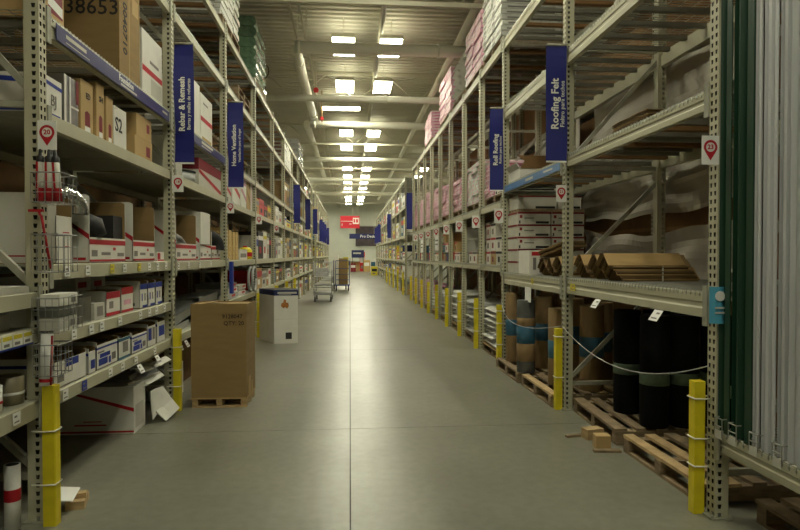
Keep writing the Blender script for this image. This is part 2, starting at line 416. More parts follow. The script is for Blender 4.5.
def beam_mesh(L, h, s):
    def fn():
        mb = MB(); st = min(0.035, h * 0.35)
        prof = [(0, 0), (s * 0.05, 0), (s * 0.05, h), (s * 0.028, h), (s * 0.028, h - st), (0.0, h - st)]
        prof = [(0, 0), (s * 0.012, 0.0), (s * 0.05, 0), (s * 0.05, h - st), (s * 0.03, h - st), (s * 0.03, h), (s * 0.004, h), (0, h - 0.006), (0, h * 0.62), (s * 0.006, h * 0.55), (s * 0.006, h * 0.4), (0, h * 0.33)]
        if h < 0.12: prof = [(0, 0), (s * 0.05, 0), (s * 0.05, h - st), (s * 0.032, h - st), (s * 0.032, h), (s * 0.004, h), (0, h - 0.004)]
        mb.prism(prof, 'y', 0, L)
        return mb.mesh('beam', [RACK])
    return cached(('beam', round(L, 3), h, s), fn)
def conn_mesh(h, s):
    return cached(('conn', h, s), lambda: MB().box(-s * 0.006, 0, -0.05, s * 0.004, 0.045, h + 0.04).mesh('connector', [RACKD]))
def deck_wire_mesh(L, D, s):
    def fn():
        segs = []; n = int(L / 0.05)
        for i in range(n + 1):
            y = L * i / n
            segs += [((s * 0.002, y, 0.004), (s * D, y, 0.004)), ((-s * 0.004, y, -0.03), (s * 0.002, y, 0.004))]
        for x in [0.0, 0.1, 0.2, 0.32, 0.44, 0.56, 0.68, 0.8, 0.92, D]:
            segs.append(((s * x, 0, 0.0), (s * x, L, 0.0)))
        mb = MB()
        mb.wires(segs, 0.0032)
        mb.wires([((-s * 0.007, L * i / n, -0.022), (s * 0.006, L * i / n, 0.008)) for i in range(n + 1)], 0.0075)
        return mb.mesh('wire_deck', [WIRE])
    return cached(('wdeck', round(L, 3), D, s), fn)
def deck_solid_mesh(L, D, s):
    def fn():
        mb = MB()
        n = 3
        for i in range(n):
            a, b = L * i / n + 0.004, L * (i + 1) / n - 0.004
            mb.box(s * 0.03, a, -0.012, s * D, b, 0.0)
            mb.box(s * 0.03, a, -0.04, s * 0.045, b, -0.012)
        return mb.mesh('shelf_deck', [RACKD])
    return cached(('sdeck', round(L, 3), D, s), fn)

def frame_parts(t, s, H, y, detail=True):
    """two posts, feet, struts and braces of one upright frame; y is local"""
    pm = post_mesh(H, s); D = 1.07
    O('post', pm, None, t, (0, y, 0)); O('post', post_mesh(H, -s), None, t, (s * D, y, 0))
    fm = cached(('foot', s), lambda: MB().box(-s * 0.03, -0.02, 0, s * 0.11, 0.105, 0.01).tube([(-s*0.015, -0.005, 0.0), (-s*0.015, -0.005, 0.025)], 0.01, 6).tube([(-s*0.015, 0.09, 0.0), (-s*0.015, 0.09, 0.025)], 0.01, 6).mesh('foot_plate', [RACKD]))
    O('foot_plate', fm, None, t, (0, y, 0)); O('foot_plate', fm, None, t, (s * (D - 0.08), y, 0))
    hm = cached(('strut', s), lambda: MB().box(s * 0.06, 0.025, -0.02, s * (D - 0.06), 0.06, 0.02).mesh('strut', [RACKD]))
    for z in (0.27, 1.36, 2.50, 3.72, H - 0.12): O('strut', hm, None, t, (0, y, z))
    for z0, z1 in ((0.32, 1.25), (1.42, 2.36), (2.58, 3.62), (3.80, H - 0.2)):
        dm = cached(('brace', s, z0, z1), lambda: brace(s, z0, z1, D))
        O('brace', dm, None, t, (0, y, 0))
def brace(s, z0, z1, D):
    a = Vector((s * 0.07, 0.042, z0)); b = Vector((s * (D - 0.07), 0.042, z1)); d = (b - a).normalized(); nrm = Vector((-d.z, 0, d.x)) * 0.02
    mb = MB()
    q = [a + nrm, b + nrm, b - nrm, a - nrm]
    mb.poly([p + Vector((0, -0.015, 0)) for p in q]).poly([p + Vector((0, 0.015, 0)) for p in q][::-1])
    for i in range(4):
        j = (i + 1) % 4
        mb.poly([q[i] + Vector((0, -0.015, 0)), q[i] + Vector((0, 0.015, 0)), q[j] + Vector((0, 0.015, 0)), q[j] + Vector((0, -0.015, 0))])
    return mb.mesh('brace', [RACKD])

def rack_bay(side, xf, y0, y1, H, levels, label, last=False, near=True, D=1.07):
    """levels: (z_top, beam height, deck kind). The bay owns the frame at y0 (and at y1 when last)."""
    s = -1 if side == 'L' else 1
    t = T('pallet_rack', label, 'rack', (xf, y0, 0), group='%s aisle racking' % ('left' if side == 'L' else 'right'))
    frame_parts(t, s, H, 0.0)
    if last: frame_parts(t, s, H, y1 - y0)
    L = y1 - y0 - 0.085
    for z, h, kind in levels:
        for fr in (True, False):
            b = O('beam', beam_mesh(L, h, s if fr else -s), None, t, (s * 0.008 if fr else s * (D - 0.008), 0.085, z - h))
            if near and fr:
                cm = conn_mesh(h, s)
                O('connector', cm, None, b, (-s*0.012, -0.0, 0)); O('connector', cm, None, b, (-s*0.012, L - 0.045, 0))
        if kind in ('wire', 'wood'):
            d = O('wire_deck', deck_wire_mesh(L, D - 0.03, s), None, t, (s * 0.012, 0.085, z))
            n = int(L / (0.3 if kind == 'wire' else 0.22)); cm = cached(('chan', s, kind), lambda: (MB().box(s * 0.04, -0.025, -0.045, s * (D - 0.07), 0.025, -0.004) if kind == 'wire' else MB().box(s * 0.04, -0.04, -0.045, s * (D - 0.07), 0.04, -0.004)).mesh('support_bar', [CHAN if kind == 'wire' else TIMBER]))
            cm2 = cached(('chan', s, 'wire'), lambda: MB().box(s * 0.04, -0.025, -0.045, s * (D - 0.07), 0.025, -0.004).mesh('support_bar', [CHAN]))
            for i in range(n):
                O('support_bar', cm if (kind == 'wire' or i % 3 == 1) else cm2, None, d, (0, L * (i + 0.5) / n, 0))
        elif kind == 'solid':
            O('shelf_deck', deck_solid_mesh(L, D - 0.04, s), None, t, (0, 0.085, z))
    return t

XLF, XRF = -1.83, 2.2
LP = [1.05, 3.73, 6.38, 9.1, 11.9, 14.7, 17.1, 19.5, 22.0, 24.5, 27.1, 29.7]
LH, RH = 5.05, 4.75
L1lv = [(4.96, 0.10, 'wood'), (4.18, 0.10, 'wood'), (3.07, 0.13, 'wire'), (2.47, 0.09, 'solid'), (1.54, 0.095, 'solid'), (1.115, 0.085, 'solid'), (0.74, 0.085, 'solid')]
LLAB = ['grey steel rack bay at left edge, tan cans on its low shelf', 'grey steel rack bay left front with blue sign beam and caulk basket',
        'grey steel rack bay on left behind the tall brown carton', 'grey steel rack bay on left with strand board pieces on its shelf']
for i in range(len(LP) - 1):
    if i == 0: lv = [(4.96, .1, 'wood'), (1.38, .085, 'solid'), (1.17, .085, 'solid'), (0.74, .1, 'solid')]
    elif i == 1: lv = L1lv
    elif i == 2: lv = [(4.96, .1, 'wood'), (4.18, .1, 'wood'), (3.05, .13, 'wire'), (2.46, .09, 'solid'), (1.53, .095, 'solid'), (0.74, .085, 'solid')]
    else: lv = [(4.96, .1, 'wood'), (4.18, .1, 'wood'), (3.05, .10, 'wire'), (2.43, .09, 'solid'), (1.52, .095, 'solid'), (0.9, .085, 'solid')]
    rack_bay('L', XLF, LP[i], LP[i+1], LH, lv, LLAB[i] if i < 4 else 'grey steel rack bay on left, %s from the front' % ORD[i], last=(i == len(LP) - 2), near=i < 4)
LP2 = [33.0 + 2.7 * i for i in range(8)]
for i in range(len(LP2) - 1):
    rack_bay('L', XLF, LP2[i], LP2[i+1], LH, [(4.96, .1, 'wire'), (3.6, .1, 'wire'), (2.43, .09, 'solid'), (1.52, .09, 'solid'), (0.7, .09, 'solid')], 'grey steel rack bay on left past the cross aisle, %s after it' % ORD[i], last=(i == 6), near=False)
RP = [1.0, 3.44, 6.0, 8.5, 10.07, 11.64, 13.21, 14.78, 16.35, 17.92, 19.5, 21.07]
RLAB = ['grey steel rack bay at right edge holding green and white upright panels', 'grey steel rack bay right front with folded kraft stacks and black rolls',
        'grey steel rack bay on right with pale blue sign beam and kraft rolls']
for i in range(len(RP) - 1):
    if i == 0: lv = [(4.70, .12, 'wire'), (0.54, .12, 'wire')]
    elif i == 1: lv = [(4.70, .15, 'wire'), (3.70, .15, 'wire'), (2.62, .12, 'wood'), (1.37, .16, 'wire')]
    elif i == 2: lv = [(4.70, .15, 'wood'), (3.70, .15, 'wire'), (2.60, .12, 'wood'), (1.35, .16, 'wire')]
    else: lv = [(4.70, .12, 'wood'), (2.40, .11, 'wood'), (1.44, .09, 'wire')]
    rack_bay('R', XRF, RP[i], RP[i+1], RH, lv, RLAB[i] if i < 3 else 'narrow grey rack bay on right, %s of those with pink bundles' % ORD[i - 3], last=(i == len(RP) - 2), near=i < 4)
RP2 = [24.0 + 2.7 * i for i in range(11)]
for i in range(len(RP2) - 1):
    rack_bay('R', XRF, RP2[i], RP2[i+1], RH, [(4.70, .1, 'wire'), (3.6, .1, 'wire'), (2.4, .1, 'solid'), (1.4, .09, 'solid'), (0.7, .09, 'solid')], 'grey steel rack bay on right past the cross aisle, %s after it' % ORD[i], last=(i == 9), near=False)
# rack rows backing onto the aisle racks: plain uprights, beams, and brown cartons sized to keep the shelf backs dark
for side, xb, sg in (('L', -3.05, -1), ('R', 3.42, 1)):
    for bi, yb in enumerate((1.0, 3.76, 6.5, 9.2, 11.9, 14.6, 17.3)):
        where = 'backing onto the %s rack' % ('left' if side == 'L' else 'right')
        t = T('pallet_rack', 'plain grey rack bay of the next aisle %s, %s one' % (where, ORD[bi]), 'rack', (xb, yb, 0), group='next aisle racking ' + where)
        frame_parts(t, sg, 4.75, 0.0)
        for z in (1.4, 2.6, 3.75):
            for xx in (0.0, 1.02): O('beam', beam_mesh(2.6, 0.1, sg), None, t, (sg * xx, 0.085, z - 0.1))
            O('shelf_deck', deck_solid_mesh(2.6, 1.03, sg), None, t, (0, 0.085, z))
        for zi, z in enumerate((0.0, 1.4, 2.6, 3.75)):
            hh = [1.24, 1.06, 1.0, 0.8][zi] * random.uniform(0.94, 1)
            a = random.uniform(0.0, 0.03)
            O('carton', MB().box(0, 0, 0, sg * 0.9, 2.55 - a, hh).box(sg * -0.002, 0, hh * 0.46, sg * 0.902, 2.55 - a, hh * 0.5, 1), [random.choice([BROWNC, CARDD, CARDD]), BROWNC], None, (xb + sg * 0.06, yb + a + 0.1, z), label='large filler carton in next aisle rack %s, %s bay, %s level' % (where, ORD[bi], ORD[zi]), cat='box', group='cartons in the rack ' + where)

# ------------------------------------------------------------------ helpers for goods
def face_pt(side, face, hx, hy, h, u, v, off=0.0015):
    if face == 'aisle':
        return (hx + off, -hy + 2*hy*u, h * v) if side == 'L' else (-hx - off, hy - 2*hy*u, h * v)
    if face == 'cam': return (-hx + 2*hx*u, -hy - off, h * v)
    if face == 'top': return (-hx + 2*hx*u, -hy + 2*hy*v, h + off)
def face_dirs(side, face):
    if face == 'aisle': return ((0, 1, 0), (0, 0, 1)) if side == 'L' else ((0, -1, 0), (0, 0, 1))
    return (1, 0, 0), (0, 0, 1)
def carton(label, x0, x1, y0, y1, z0, z1, body, prints=(), side='L', name='carton', cat='box', group=None, rz=0.0, texts=()):
    hx, hy, h = abs(x1 - x0) / 2, (y1 - y0) / 2, z1 - z0
    mats = [body]; mb = MB(); e = min(0.004, hx * .2, hy * .2, h * .2)
    mb.prism([(-hx + e, -hy), (hx - e, -hy), (hx, -hy + e), (hx, hy - e), (hx - e, hy), (-hx + e, hy), (-hx, hy - e), (-hx, -hy + e)], 'z', 0, h)
    no = 0.001
    for face, pl, m in prints:
        if m not in mats: mats.append(m)
        if len(pl) == 2: (a, b), (c, d) = pl; pl = [(a, b), (c, b), (c, d), (a, d)]
        no += 0.0005
        mb.poly([face_pt(side, face, hx, hy, h, u, v, no) for u, v in pl], mats.index(m))
    o = O(name, mb, mats, None, ((x0 + x1) / 2, (y0 + y1) / 2, z0), rz, label, cat, group)
    for face, bd, size, u, v, m, bold, vert in texts:
        xd, yd = face_dirs(side, face)
        if vert: xd, yd = (Vector((0, 0, -1)), Vector(xd)) if vert < 0 else (Vector((0, 0, 1)), -Vector(xd))
        text(bd, size, m, o, face_pt(side, face, hx, hy, h, u, v, no + 0.001), xd, yd, bold=bold)
    return o
def display_box(label, side, xf, depth, y0, y1, z0, hf, hb, prints_cam=(), prints_aisle=(), outer=None, inner=None, group=None, hb2=None, name='display_box'):
    """open-front bin: low front wall, tall end walls with cut corners, back wall"""
    outer = outer or WHITE; inner = inner or CARD
    s = -1 if side == 'L' else 1; W = y1 - y0; t = 0.006; hb2 = hb2 or hb
    mats = [outer, inner]
    mb = MB()
    mb.box(0, 0, 0, s * depth, W, t, 1)
    mb.box(0, 0, 0, s * t, W, hf, 0)                                   # front wall
    mb.box(s * t, 0.001, hf * 0.02, s * (t + 0.002), W - 0.001, hf * 0.995, 1)
    mb.box(s * depth, 0, 0, s * (depth - t), W, hb, 1)
    for yy, h, oa, ob in ((0, hb, 0, 1), (W - t, hb2, 1, 0)):
        mb.prism([(s * 0.0, t), (s * depth, t), (s * depth, h), (s * 0.03, h), (0, h * 0.97)], 'y', yy, yy + t, 0, oa, ob)
    for pl, m in prints_cam:
        if m not in mats: mats.append(m)
        if len(pl) == 2: (a, b), (c, d) = pl; pl = [(a, b), (c, b), (c, d), (a, d)]
        mb.poly([((s * depth * (1 - u)) if side == 'L' else s * depth * u, -0.0015, hb * v) for u, v in pl], mats.index(m))
    for pl, m in prints_aisle:
        if m not in mats: mats.append(m)
        if len(pl) == 2: (a, b), (c, d) = pl; pl = [(a, b), (c, b), (c, d), (a, d)]
        mb.poly([(-s * 0.0015, W * u if side == 'L' else W * (1 - u), hf * v) for u, v in pl], mats.index(m))
    return O(name, mb, mats, None, (xf, y0, z0), 0, label, 'box', group)
STRIPE = [(((0, 0.72), (1, 0.92)), RED), (((0, 0.05), (1, 0.13)), RED), (((0.05, 0.25), (0.2, 0.5)), GREYINK), (((0.3, 0.3), (0.55, 0.42)), GREYINK), (((0.62, 0.5), (0.7, 0.62)), RED), (((0.75, 0.25), (0.95, 0.4)), GREYINK)]
DIAG = [([(0.25, 0.9), (0.32, 0.9), (1.0, 0.42), (1.0, 0.34)], RED), (((0.1, 0.04), (0.95, 0.08)), RED)]

# ------------------------------------------------------------------ yellow stakes
def stake(x, y, h, label, ties=(0.35, 0.8)):
    s = -1 if x < 0 else 1
    t = T('corner_guard', label, 'guard', (x, y, 0), group='yellow rack guards')
    O('stake', cached(('stake', h), lambda: MB().prism([(-0.036, -0.034), (0.03, -0.034), (0.036, -0.028), (0.036, 0.028), (0.03, 0.034), (-0.03, 0.034), (-0.036, 0.028)], 'z', 0, h).box(-0.037, -0.035, h - 0.10, 0.037, 0.035, h - 0.093).mesh('stake', [YELLOW])), None, t)
    for f in ties:
        O('cable_tie', cached(('tie', s), lambda: MB().tube([(s * 0.10, -0.03, 0), (s * 0.02, -0.042, 0), (-s * 0.038, -0.04, 0.002), (-s * 0.042, 0.0, 0.004), (-s * 0.04, 0.04, 0.004), (s * 0.10, 0.042, 0)], 0.005, 5).mesh('cable_tie', [TIE])), None, t, (0, 0, h * f))
stake(-1.765, 3.70, 0.83, 'yellow plastic rack guard at far left, beside the small wood bundle', (0.3, 0.68))
stake(-1.77, 6.33, 0.84, 'yellow plastic rack guard left of the tall brown carton', (0.3, 0.5, 0.78))
stake(-1.77, 9.07, 0.84, 'yellow rack guard between the brown carton and white bin')
for k, y in enumerate(LP[4:8]): stake(-1.77, y - 0.03, 0.86, 'yellow rack guard on left behind the white bin, %s one back' % ORD[k])
stake(2.15, 3.55, 0.82, 'yellow plastic rack guard at right front, beside the green panels', (0.36, 0.57, 0.87))
stake(2.15, 6.05, 0.84, 'yellow plastic rack guard right of the kraft rolls, second from front', (0.4, 0.9))
stake(2.15, 8.52, 0.88, 'yellow rack guard left of the kraft rolls, third from front', (0.35, 0.7, 0.9))
for k, y in enumerate(RP[4:]): stake(2.15, y + 0.05, 0.86, 'yellow rack guard before the bagged pallets, %s past the kraft rolls' % ORD[k])

# ------------------------------------------------------------------ banners and location tags
def banner(side, y, zt, zb, main, sub, label, wd=0.2, size=0.088):
    s = 1 if side == 'L' else -1
    x0 = XLF + 0.04 if side == 'L' else XRF - 0.01 - wd
    t = T('aisle_banner', label, 'banner', (x0, y, zb), group='blue aisle banners')
    h = zt - zb
    mb = MB(); n = 10
    for i in range(n):
        def row(k):
            v = k / n; b = 0.012 * math.sin(v * 7)
            return (-0.006 + b * 0.5, b), (wd + 0.004 * math.sin(v * 5), -b)
        (a0, b0), (a1, b1) = row(i); (c0, d0), (c1, d1) = row(i + 1); z0, z1 = h * i / n, h * (i + 1) / n
        mb.poly([(a0, b0, z0), (a1, b1, z0), (c1, d1, z1), (c0, d0, z1)], 0, True)
        mb.poly([(a1, b1 + 0.003, z0), (a0, b0 + 0.003, z0), (c0, d0 + 0.003, z1), (c1, d1 + 0.003, z1)], 0, True)
    O('cloth', mb, [BANNER], t)
    O('hem_bar', MB().box(0, -0.006, 0, wd, 0.006, 0.016), [PAPER], t, (0, 0, -0.012))
    O('top_arm', MB().tube([(0 if side == 'L' else wd, 0, 0), (wd if side == 'L' else 0, 0, 0)], 0.012, 6), [RACKD], t, (0, 0, h))
    if main:
        text(main, size, PAPER, t, (wd * 0.40, -0.018, h * 0.49), (0, 0, 1), (-1, 0, 0), bold=0.0025)
        text(sub, size * 0.58, PAPER, t, (wd * 0.76, -0.018, h * 0.49), (0, 0, 1), (-1, 0, 0), bold=0.0005)
banner('L', 6.36, 3.77, 2.55, 'Rebar & Remesh', 'Barras y mallas de refuerzo', 'blue hanging banner on left reading Rebar and Remesh', 0.19, 0.082)
banner('L', 9.07, 3.86, 2.60, 'Home Ventilation', 'Ventilación para el hogar', 'blue hanging banner on left reading Home Ventilation', 0.22, 0.085)
banner('R', 5.94, 3.72, 2.55, 'Roofing Felt', 'Fieltro para techos', 'blue hanging banner on right reading Roofing Felt', 0.21, 0.105)
banner('R', 8.47, 3.70, 2.53, 'Roll Roofing', 'Rollos para techos', 'blue hanging banner on right reading Roll Roofing', 0.19, 0.09)
banner('R', 21.05, 3.80, 2.5, '', '', 'blue hanging banner on right at the last bay of pink bundles')
for k, y in enumerate((19.47, 24.47, 29.67)): banner('L', y, 3.86, 2.62, '', '', 'blue hanging banner on left, %s beyond the Home Ventilation one' % ORD[k])
for k, y in enumerate((35.7, 38.4, 41.1, 46.5)): banner('L', y - 0.03, 3.7, 2.4, '', '', 'blue hanging banner on left past the cross aisle, %s after it' % ORD[k])
for k, y in enumerate((32.1, 42.9, 45.6, 48.3)): banner('R', y - 0.03, 3.8, 2.5, '', '', 'blue hanging banner on right past the cross aisle, %s after it' % ORD[k])

def loc_tag(side, y, z, num, label, wd=0.115):
    wd *= 0.93
    x0 = XLF + 0.012 if side == 'L' else XRF - 0.005 - wd
    h = wd * 1.6
    t = T('location_tag', label, 'sign', (x0, y, z), group='bay location tags')
    O('card', MB().box(0, 0, 0, wd, 0.004, h), [PAPER], t)
    cx, cz, r = wd / 2, h * 0.60, wd * 0.40
    mb = MB(); n = 24
    ring = [(cx + r * math.cos(a), cz + r * math.sin(a)) for a in [2 * math.pi * k / n for k in range(n)]]
    inn = [(cx + r * 0.66 * math.cos(a), cz + r * 0.66 * math.sin(a)) for a in [2 * math.pi * k / n for k in range(n)]]
    for k in range(n):
        j = (k + 1) % n
        mb.poly([(ring[k][0], -0.0015, ring[k][1]), (inn[k][0], -0.0015, inn[k][1]), (inn[j][0], -0.0015, inn[j][1]), (ring[j][0], -0.0015, ring[j][1])])
    mb.poly([(cx - r * 0.8, -0.0012, cz - r * 0.62), (cx, -0.0012, cz - r * 1.85), (cx + r * 0.8, -0.0012, cz - r * 0.62), (cx, -0.0012, cz - r * 0.70)])
    O('pin_mark', mb, [RED], t)
    if num: text(num, wd * 0.36, RED, t, (cx, -0.0022, cz), (1, 0, 0), (0, 0, 1), name='number', bold=0.001)
loc_tag('L', 3.68, 2.215, '20', 'white tag with red pin numbered 20 on left front post')
loc_tag('L', 6.36, 2.25, '18', 'white tag with red pin numbered 18 on left second post')
loc_tag('L', 9.08, 2.22, '16', 'white tag with red pin numbered 16 under Home Ventilation banner')
loc_tag('L', 11.88, 2.2, '14', 'white tag with red pin numbered 14 on left fourth post')
loc_tag('L', 14.68, 2.15, '12', 'white tag with red pin numbered 12 on left fifth post')
loc_tag('R', 3.42, 2.14, '23', 'white tag with red pin numbered 23 at right front post')
loc_tag('R', 5.95, 2.14, '21', 'white tag with red pin numbered 21 under Roofing Felt banner')
for k, y in enumerate(RP[3:11]): loc_tag('R', y - 0.02, 2.06, str(19 - 2 * k), 'white tag with red pin under the pink bundles, at the %s narrow bay' % ORD[k], 0.14)

# blue sign strips on beams
def beam_sign(label, side, y0, y1, z0, z1, m, words):
    s = 1 if side == 'L' else -1
    x = (XLF if side == 'L' else XRF) + s * 0.004
    t = T('beam_sign', label, 'sign', (x, (y0 + y1) / 2, z0))
    O('strip', MB().box(0, -(y1 - y0) / 2, 0, s * 0.004, (y1 - y0) / 2, z1 - z0), [m], t)
    xd, yd = face_dirs(side, 'aisle')
    for wtx, size, u, v, mm in words:
        text(wtx, size, mm, t, (s * 0.0055, (u - 0.5) * (y1 - y0) * s, (z1 - z0) * v), xd, yd, bold=0.0015)
    return t
st = beam_sign('blue sign strip lettered Foundation on left front beam', 'L', 3.93, 6.28, 2.945, 3.045, BEAMSIGN, [('Foundation', 0.07, 0.50, 0.66, PAPER)])
O('small_print', MB().box(0, -0.12, 0.016, 0.0055, 0.24, 0.032).box(0, -1.05, 0.05, 0.0055, -0.75, 0.075).box(0, -1.05, 0.02, 0.0055, -0.7, 0.026).box(0, 0.95, 0.05, 0.0055, 1.1, 0.07), [GREYW], st)
st = beam_sign('blue sign strip on left beam under the two white cartons', 'L', 6.5, 9.02, 2.925, 3.025, BEAMSIGN, [])
O('print_bar', MB().box(0, -0.15, 0.055, 0.0055, 0.45, 0.085).box(0, -0.15, 0.02, 0.0055, 0.35, 0.035), [GREYW], st)
st = beam_sign('pale blue sign strip on right beam below the flat brown carton', 'R', 6.15, 8.4, 2.49, 2.575, BEAMSIGN2, [])
O('print_bar', MB().box(0, -0.9, 0.04, -0.0055, -0.6, 0.06).box(0, -0.2, 0.03, -0.0055, 0.1, 0.06), [GREYW], st)

# ------------------------------------------------------------------ left front bay goods
FX = -1.88
def LB(label, y0, y1, z0, z1, depth, body, prints=(), texts=(), xf=FX, **k):
    return carton(label, xf - depth, xf, y0, y1, z0, z1, body, prints, 'L', texts=texts, **k)
Z1, Z2, Z3, Z4, Z5 = 3.082, 2.472, 1.542, 1.117, 0.742
# top shelf with the blue sign
LB('small white carton with red panel beside the left front post', 3.92, 4.16, Z1, 3.40, 0.4, CARDL, [('aisle', ((0.1, 0.15), (0.9, 1.0)), DRED), ('aisle', [(0.1, 0.28), (0.9, 0.2), (0.9, 0.4), (0.1, 0.48)], PAPER)])
o = LB('huge tan carton with black handwritten numbers above blue sign beam', 5.12, 5.60, Z1, 3.95, 0.82, CARD,
   [('aisle', ((0.44, 0), (0.47, 1)), CARDL), ('aisle', ((0.6, 0.7), (0.9, 0.86)), CARDL)], [('cam', '38653', 0.175, 0.735, 0.62, INK, 0.001, 0), ('aisle', '0040710', 0.125, 0.24, 0.48, INK, 0.001, -1)])
LB('white carton with red slanting stripe at right end of top shelf', 5.66, 6.24, Z1, 3.67, 0.55, WHITE, [('aisle', ((0, 0.36), (1, 0.45)), RED), ('aisle', ((0.4, 0.06), (0.95, 0.32)), GREYW), ('aisle', ((0.35, 0.55), (0.8, 0.6)), GREYINK)])
# second shelf
LB('white carton with blue stripes behind the left front post', 3.86, 4.12, Z2, 2.72, 0.9, WHITE, [('aisle', [(0, 0.8), (1, 0.75), (1, 0.85), (0, 0.9)], BLUE), ('aisle', ((0.1, 0.02), (0.9, 0.1)), BLUE), ('cam', [(0.0, 0.96), (1, 0.72), (1, 0.86), (0, 1)], BLUE), ('cam', ((0, 0.06), (1, 0.14)), BLUE)], [('aisle', 'BJ', 0.1, 0.55, 0.42, GREYINK, 0, 0)])
LB('grey panelled carton with white edge strips on second shelf', 4.15, 4.36, Z2, 2.80, 0.35, GALV, [('aisle', ((0, 0), (0.14, 1)), WHITE), ('aisle', ((0.35, 0), (0.45, 1)), PAPER), ('aisle', ((0.45, 0.38), (1, 0.42)), PAPER), ('aisle', ((0.8, 0.5), (1, 1)), DRED)])
def tanbox(label, y0, y1, z1, d, letters=None, xf=FX):
    tx = [('aisle', letters, 0.06, 0.55, 0.72, INK, 0.001, 0)] if letters else []
    LB(label, y0, y1, Z2, z1, d, CARDL, [('aisle', [(0.3, 0.14), (0.72, 0.14), (0.72, 0.40), (0.5, 0.44), (0.3, 0.4)], DRED), ('aisle', ((0.28, 0.04), (0.74, 0.13)), PAPER), ('aisle', ((0.0, 0.97), (1, 1)), CARD)], tx, xf=xf)
tanbox('tan carton with red label, leftmost of the tan row', 4.40, 4.60, 2.84, 0.4, 'ED')
tanbox('tan carton with red label, second of the tan row', 4.66, 4.80, 2.89, 0.4, 'SH')
tanbox('tan carton with red label left of the white lettered carton', 4.84, 4.97, 2.83, 0.45)
LB('torn white carton with handwritten S2 on second shelf', 4.99, 5.26, Z2, 2.80, 0.35, WHITE, [('aisle', [(0, 0.94), (0.3, 1.0), (0.3, 0.97), (0, 0.9)], GREYW)], [('aisle', 'S2', 0.16, 0.35, 0.55, INK, 0.002, 0)])
LB('tan carton lower of the pair near the second left post', 5.46, 5.92, Z2, 2.66, 0.5, CARDL, [('aisle', ((0.62, 0.2), (0.85, 0.7)), DRED)])
LB('tan carton upper of the pair near the second left post', 5.50, 5.90, 2.662, 2.86, 0.46, CARDL, [('aisle', ((0.65, 0.35), (0.85, 0.75)), DRED)])
# mid shelf
LB('plain off-white carton at back of the middle shelf', 3.86, 4.15, Z3, 2.0, 0.45, GREYW, [('cam', ((0.7, 0.08), (0.95, 0.12)), RED)], xf=-2.4)
display_box('open white bin box with red stripe under the foil elbow', 'L', -1.89, 0.5, 4.54, 5.24, Z3, 0.19, 0.50, [(((0.55, 0.25), (0.85, 0.6)), GREYW)] + DIAG, STRIPE)
display_box('open white bin box with red slanting stripe, right of the elbow box', 'L', -1.89, 0.55, 5.42, 6.0, Z3, 0.19, 0.52, DIAG, STRIPE)
display_box('tall white bin box with tan inside beside the caulk basket', 'L', -1.93, 0.4, 4.13, 4.36, Z3, 0.32, 0.47, [(((0.2, 0.1), (0.9, 0.12)), RED)], [(((0.4, 0.35), (0.8, 0.37)), RED), (((0.4, 0.65), (0.8, 0.67)), RED), (((0.4, 0.35), (0.42, 0.67)), RED)], hb2=0.45)
LB('low white carton with red print at end of middle shelf', 6.06, 6.27, Z3, 1.63, 0.3, WHITE, [('aisle', ((0, 0.2), (0.4, 0.9)), RED), ('aisle', ((0, 0.0), (1, 0.15)), RED)])
def elbow(label, loc, rz, r=0.075, m=None, R=0.16, sweep=100, tilt=0):
    pts = [(-0.14, 0, 0)] + [(R * math.sin(a), 0, -R + R * math.cos(a)) for a in [math.radians(sweep * k / 8) for k in range(9)]]
    t = T('duct_elbow', label, 'duct elbow', loc, rz)
    O('tube', MB().tube(pts, r, 18, 0, False), [m or ALU], t)
    for i in (2, 4, 6):
        d = (Vector(pts[i + 1]) - Vector(pts[i])).normalized() * 0.006
        O('seam', MB().tube([Vector(pts[i]) - d, Vector(pts[i]) + d], r * 1.05, 18, 0, False), [m or ALU], t)
    O('collar', MB().tube([(-0.15, 0, 0), (-0.12, 0, 0)], r * 1.06, 18, 0, True), [m or ALU], t)
elbow('shiny foil duct elbow lying on the white bin box', (-2.02, 4.38, 2.03), 0.5, 0.062, None, 0.12)
O('flexible_duct', MB().tube([(-0.2, 0.05, 0.06), (-0.05, 0, 0.05), (0.02, 0, 0.02), (0.06, 0, -0.06)], 0.07, 14, 0, True, [0.065, 0.075, 0.08, 0.055]), [DARK], None, (-1.95, 4.72, 1.80), label='black flexible duct end sticking out of the white bin box', cat='duct')
O('register_boot', MB().prism([(-0.12, -0.02), (0.1, -0.02), (0.12, 0.15), (0.06, 0.2), (-0.12, 0.2)], 'x', -0.3, 0.02), [DARK], None, (-1.93, 5.16, 1.72), label='black duct boot standing in the open white bin boxes', cat='duct boot')
for k, (yy, zz) in enumerate(((4.72, 1.66), (5.06, 1.66), (5.7, 1.66))):
    elbow(['small grey duct elbow in the striped bin box, left', 'small grey duct elbow in the striped bin box, right', 'grey duct elbow lying in the second open bin box'][k], (-2.1, yy, zz), 1.2 + k, 0.06, GALV, 0.1)
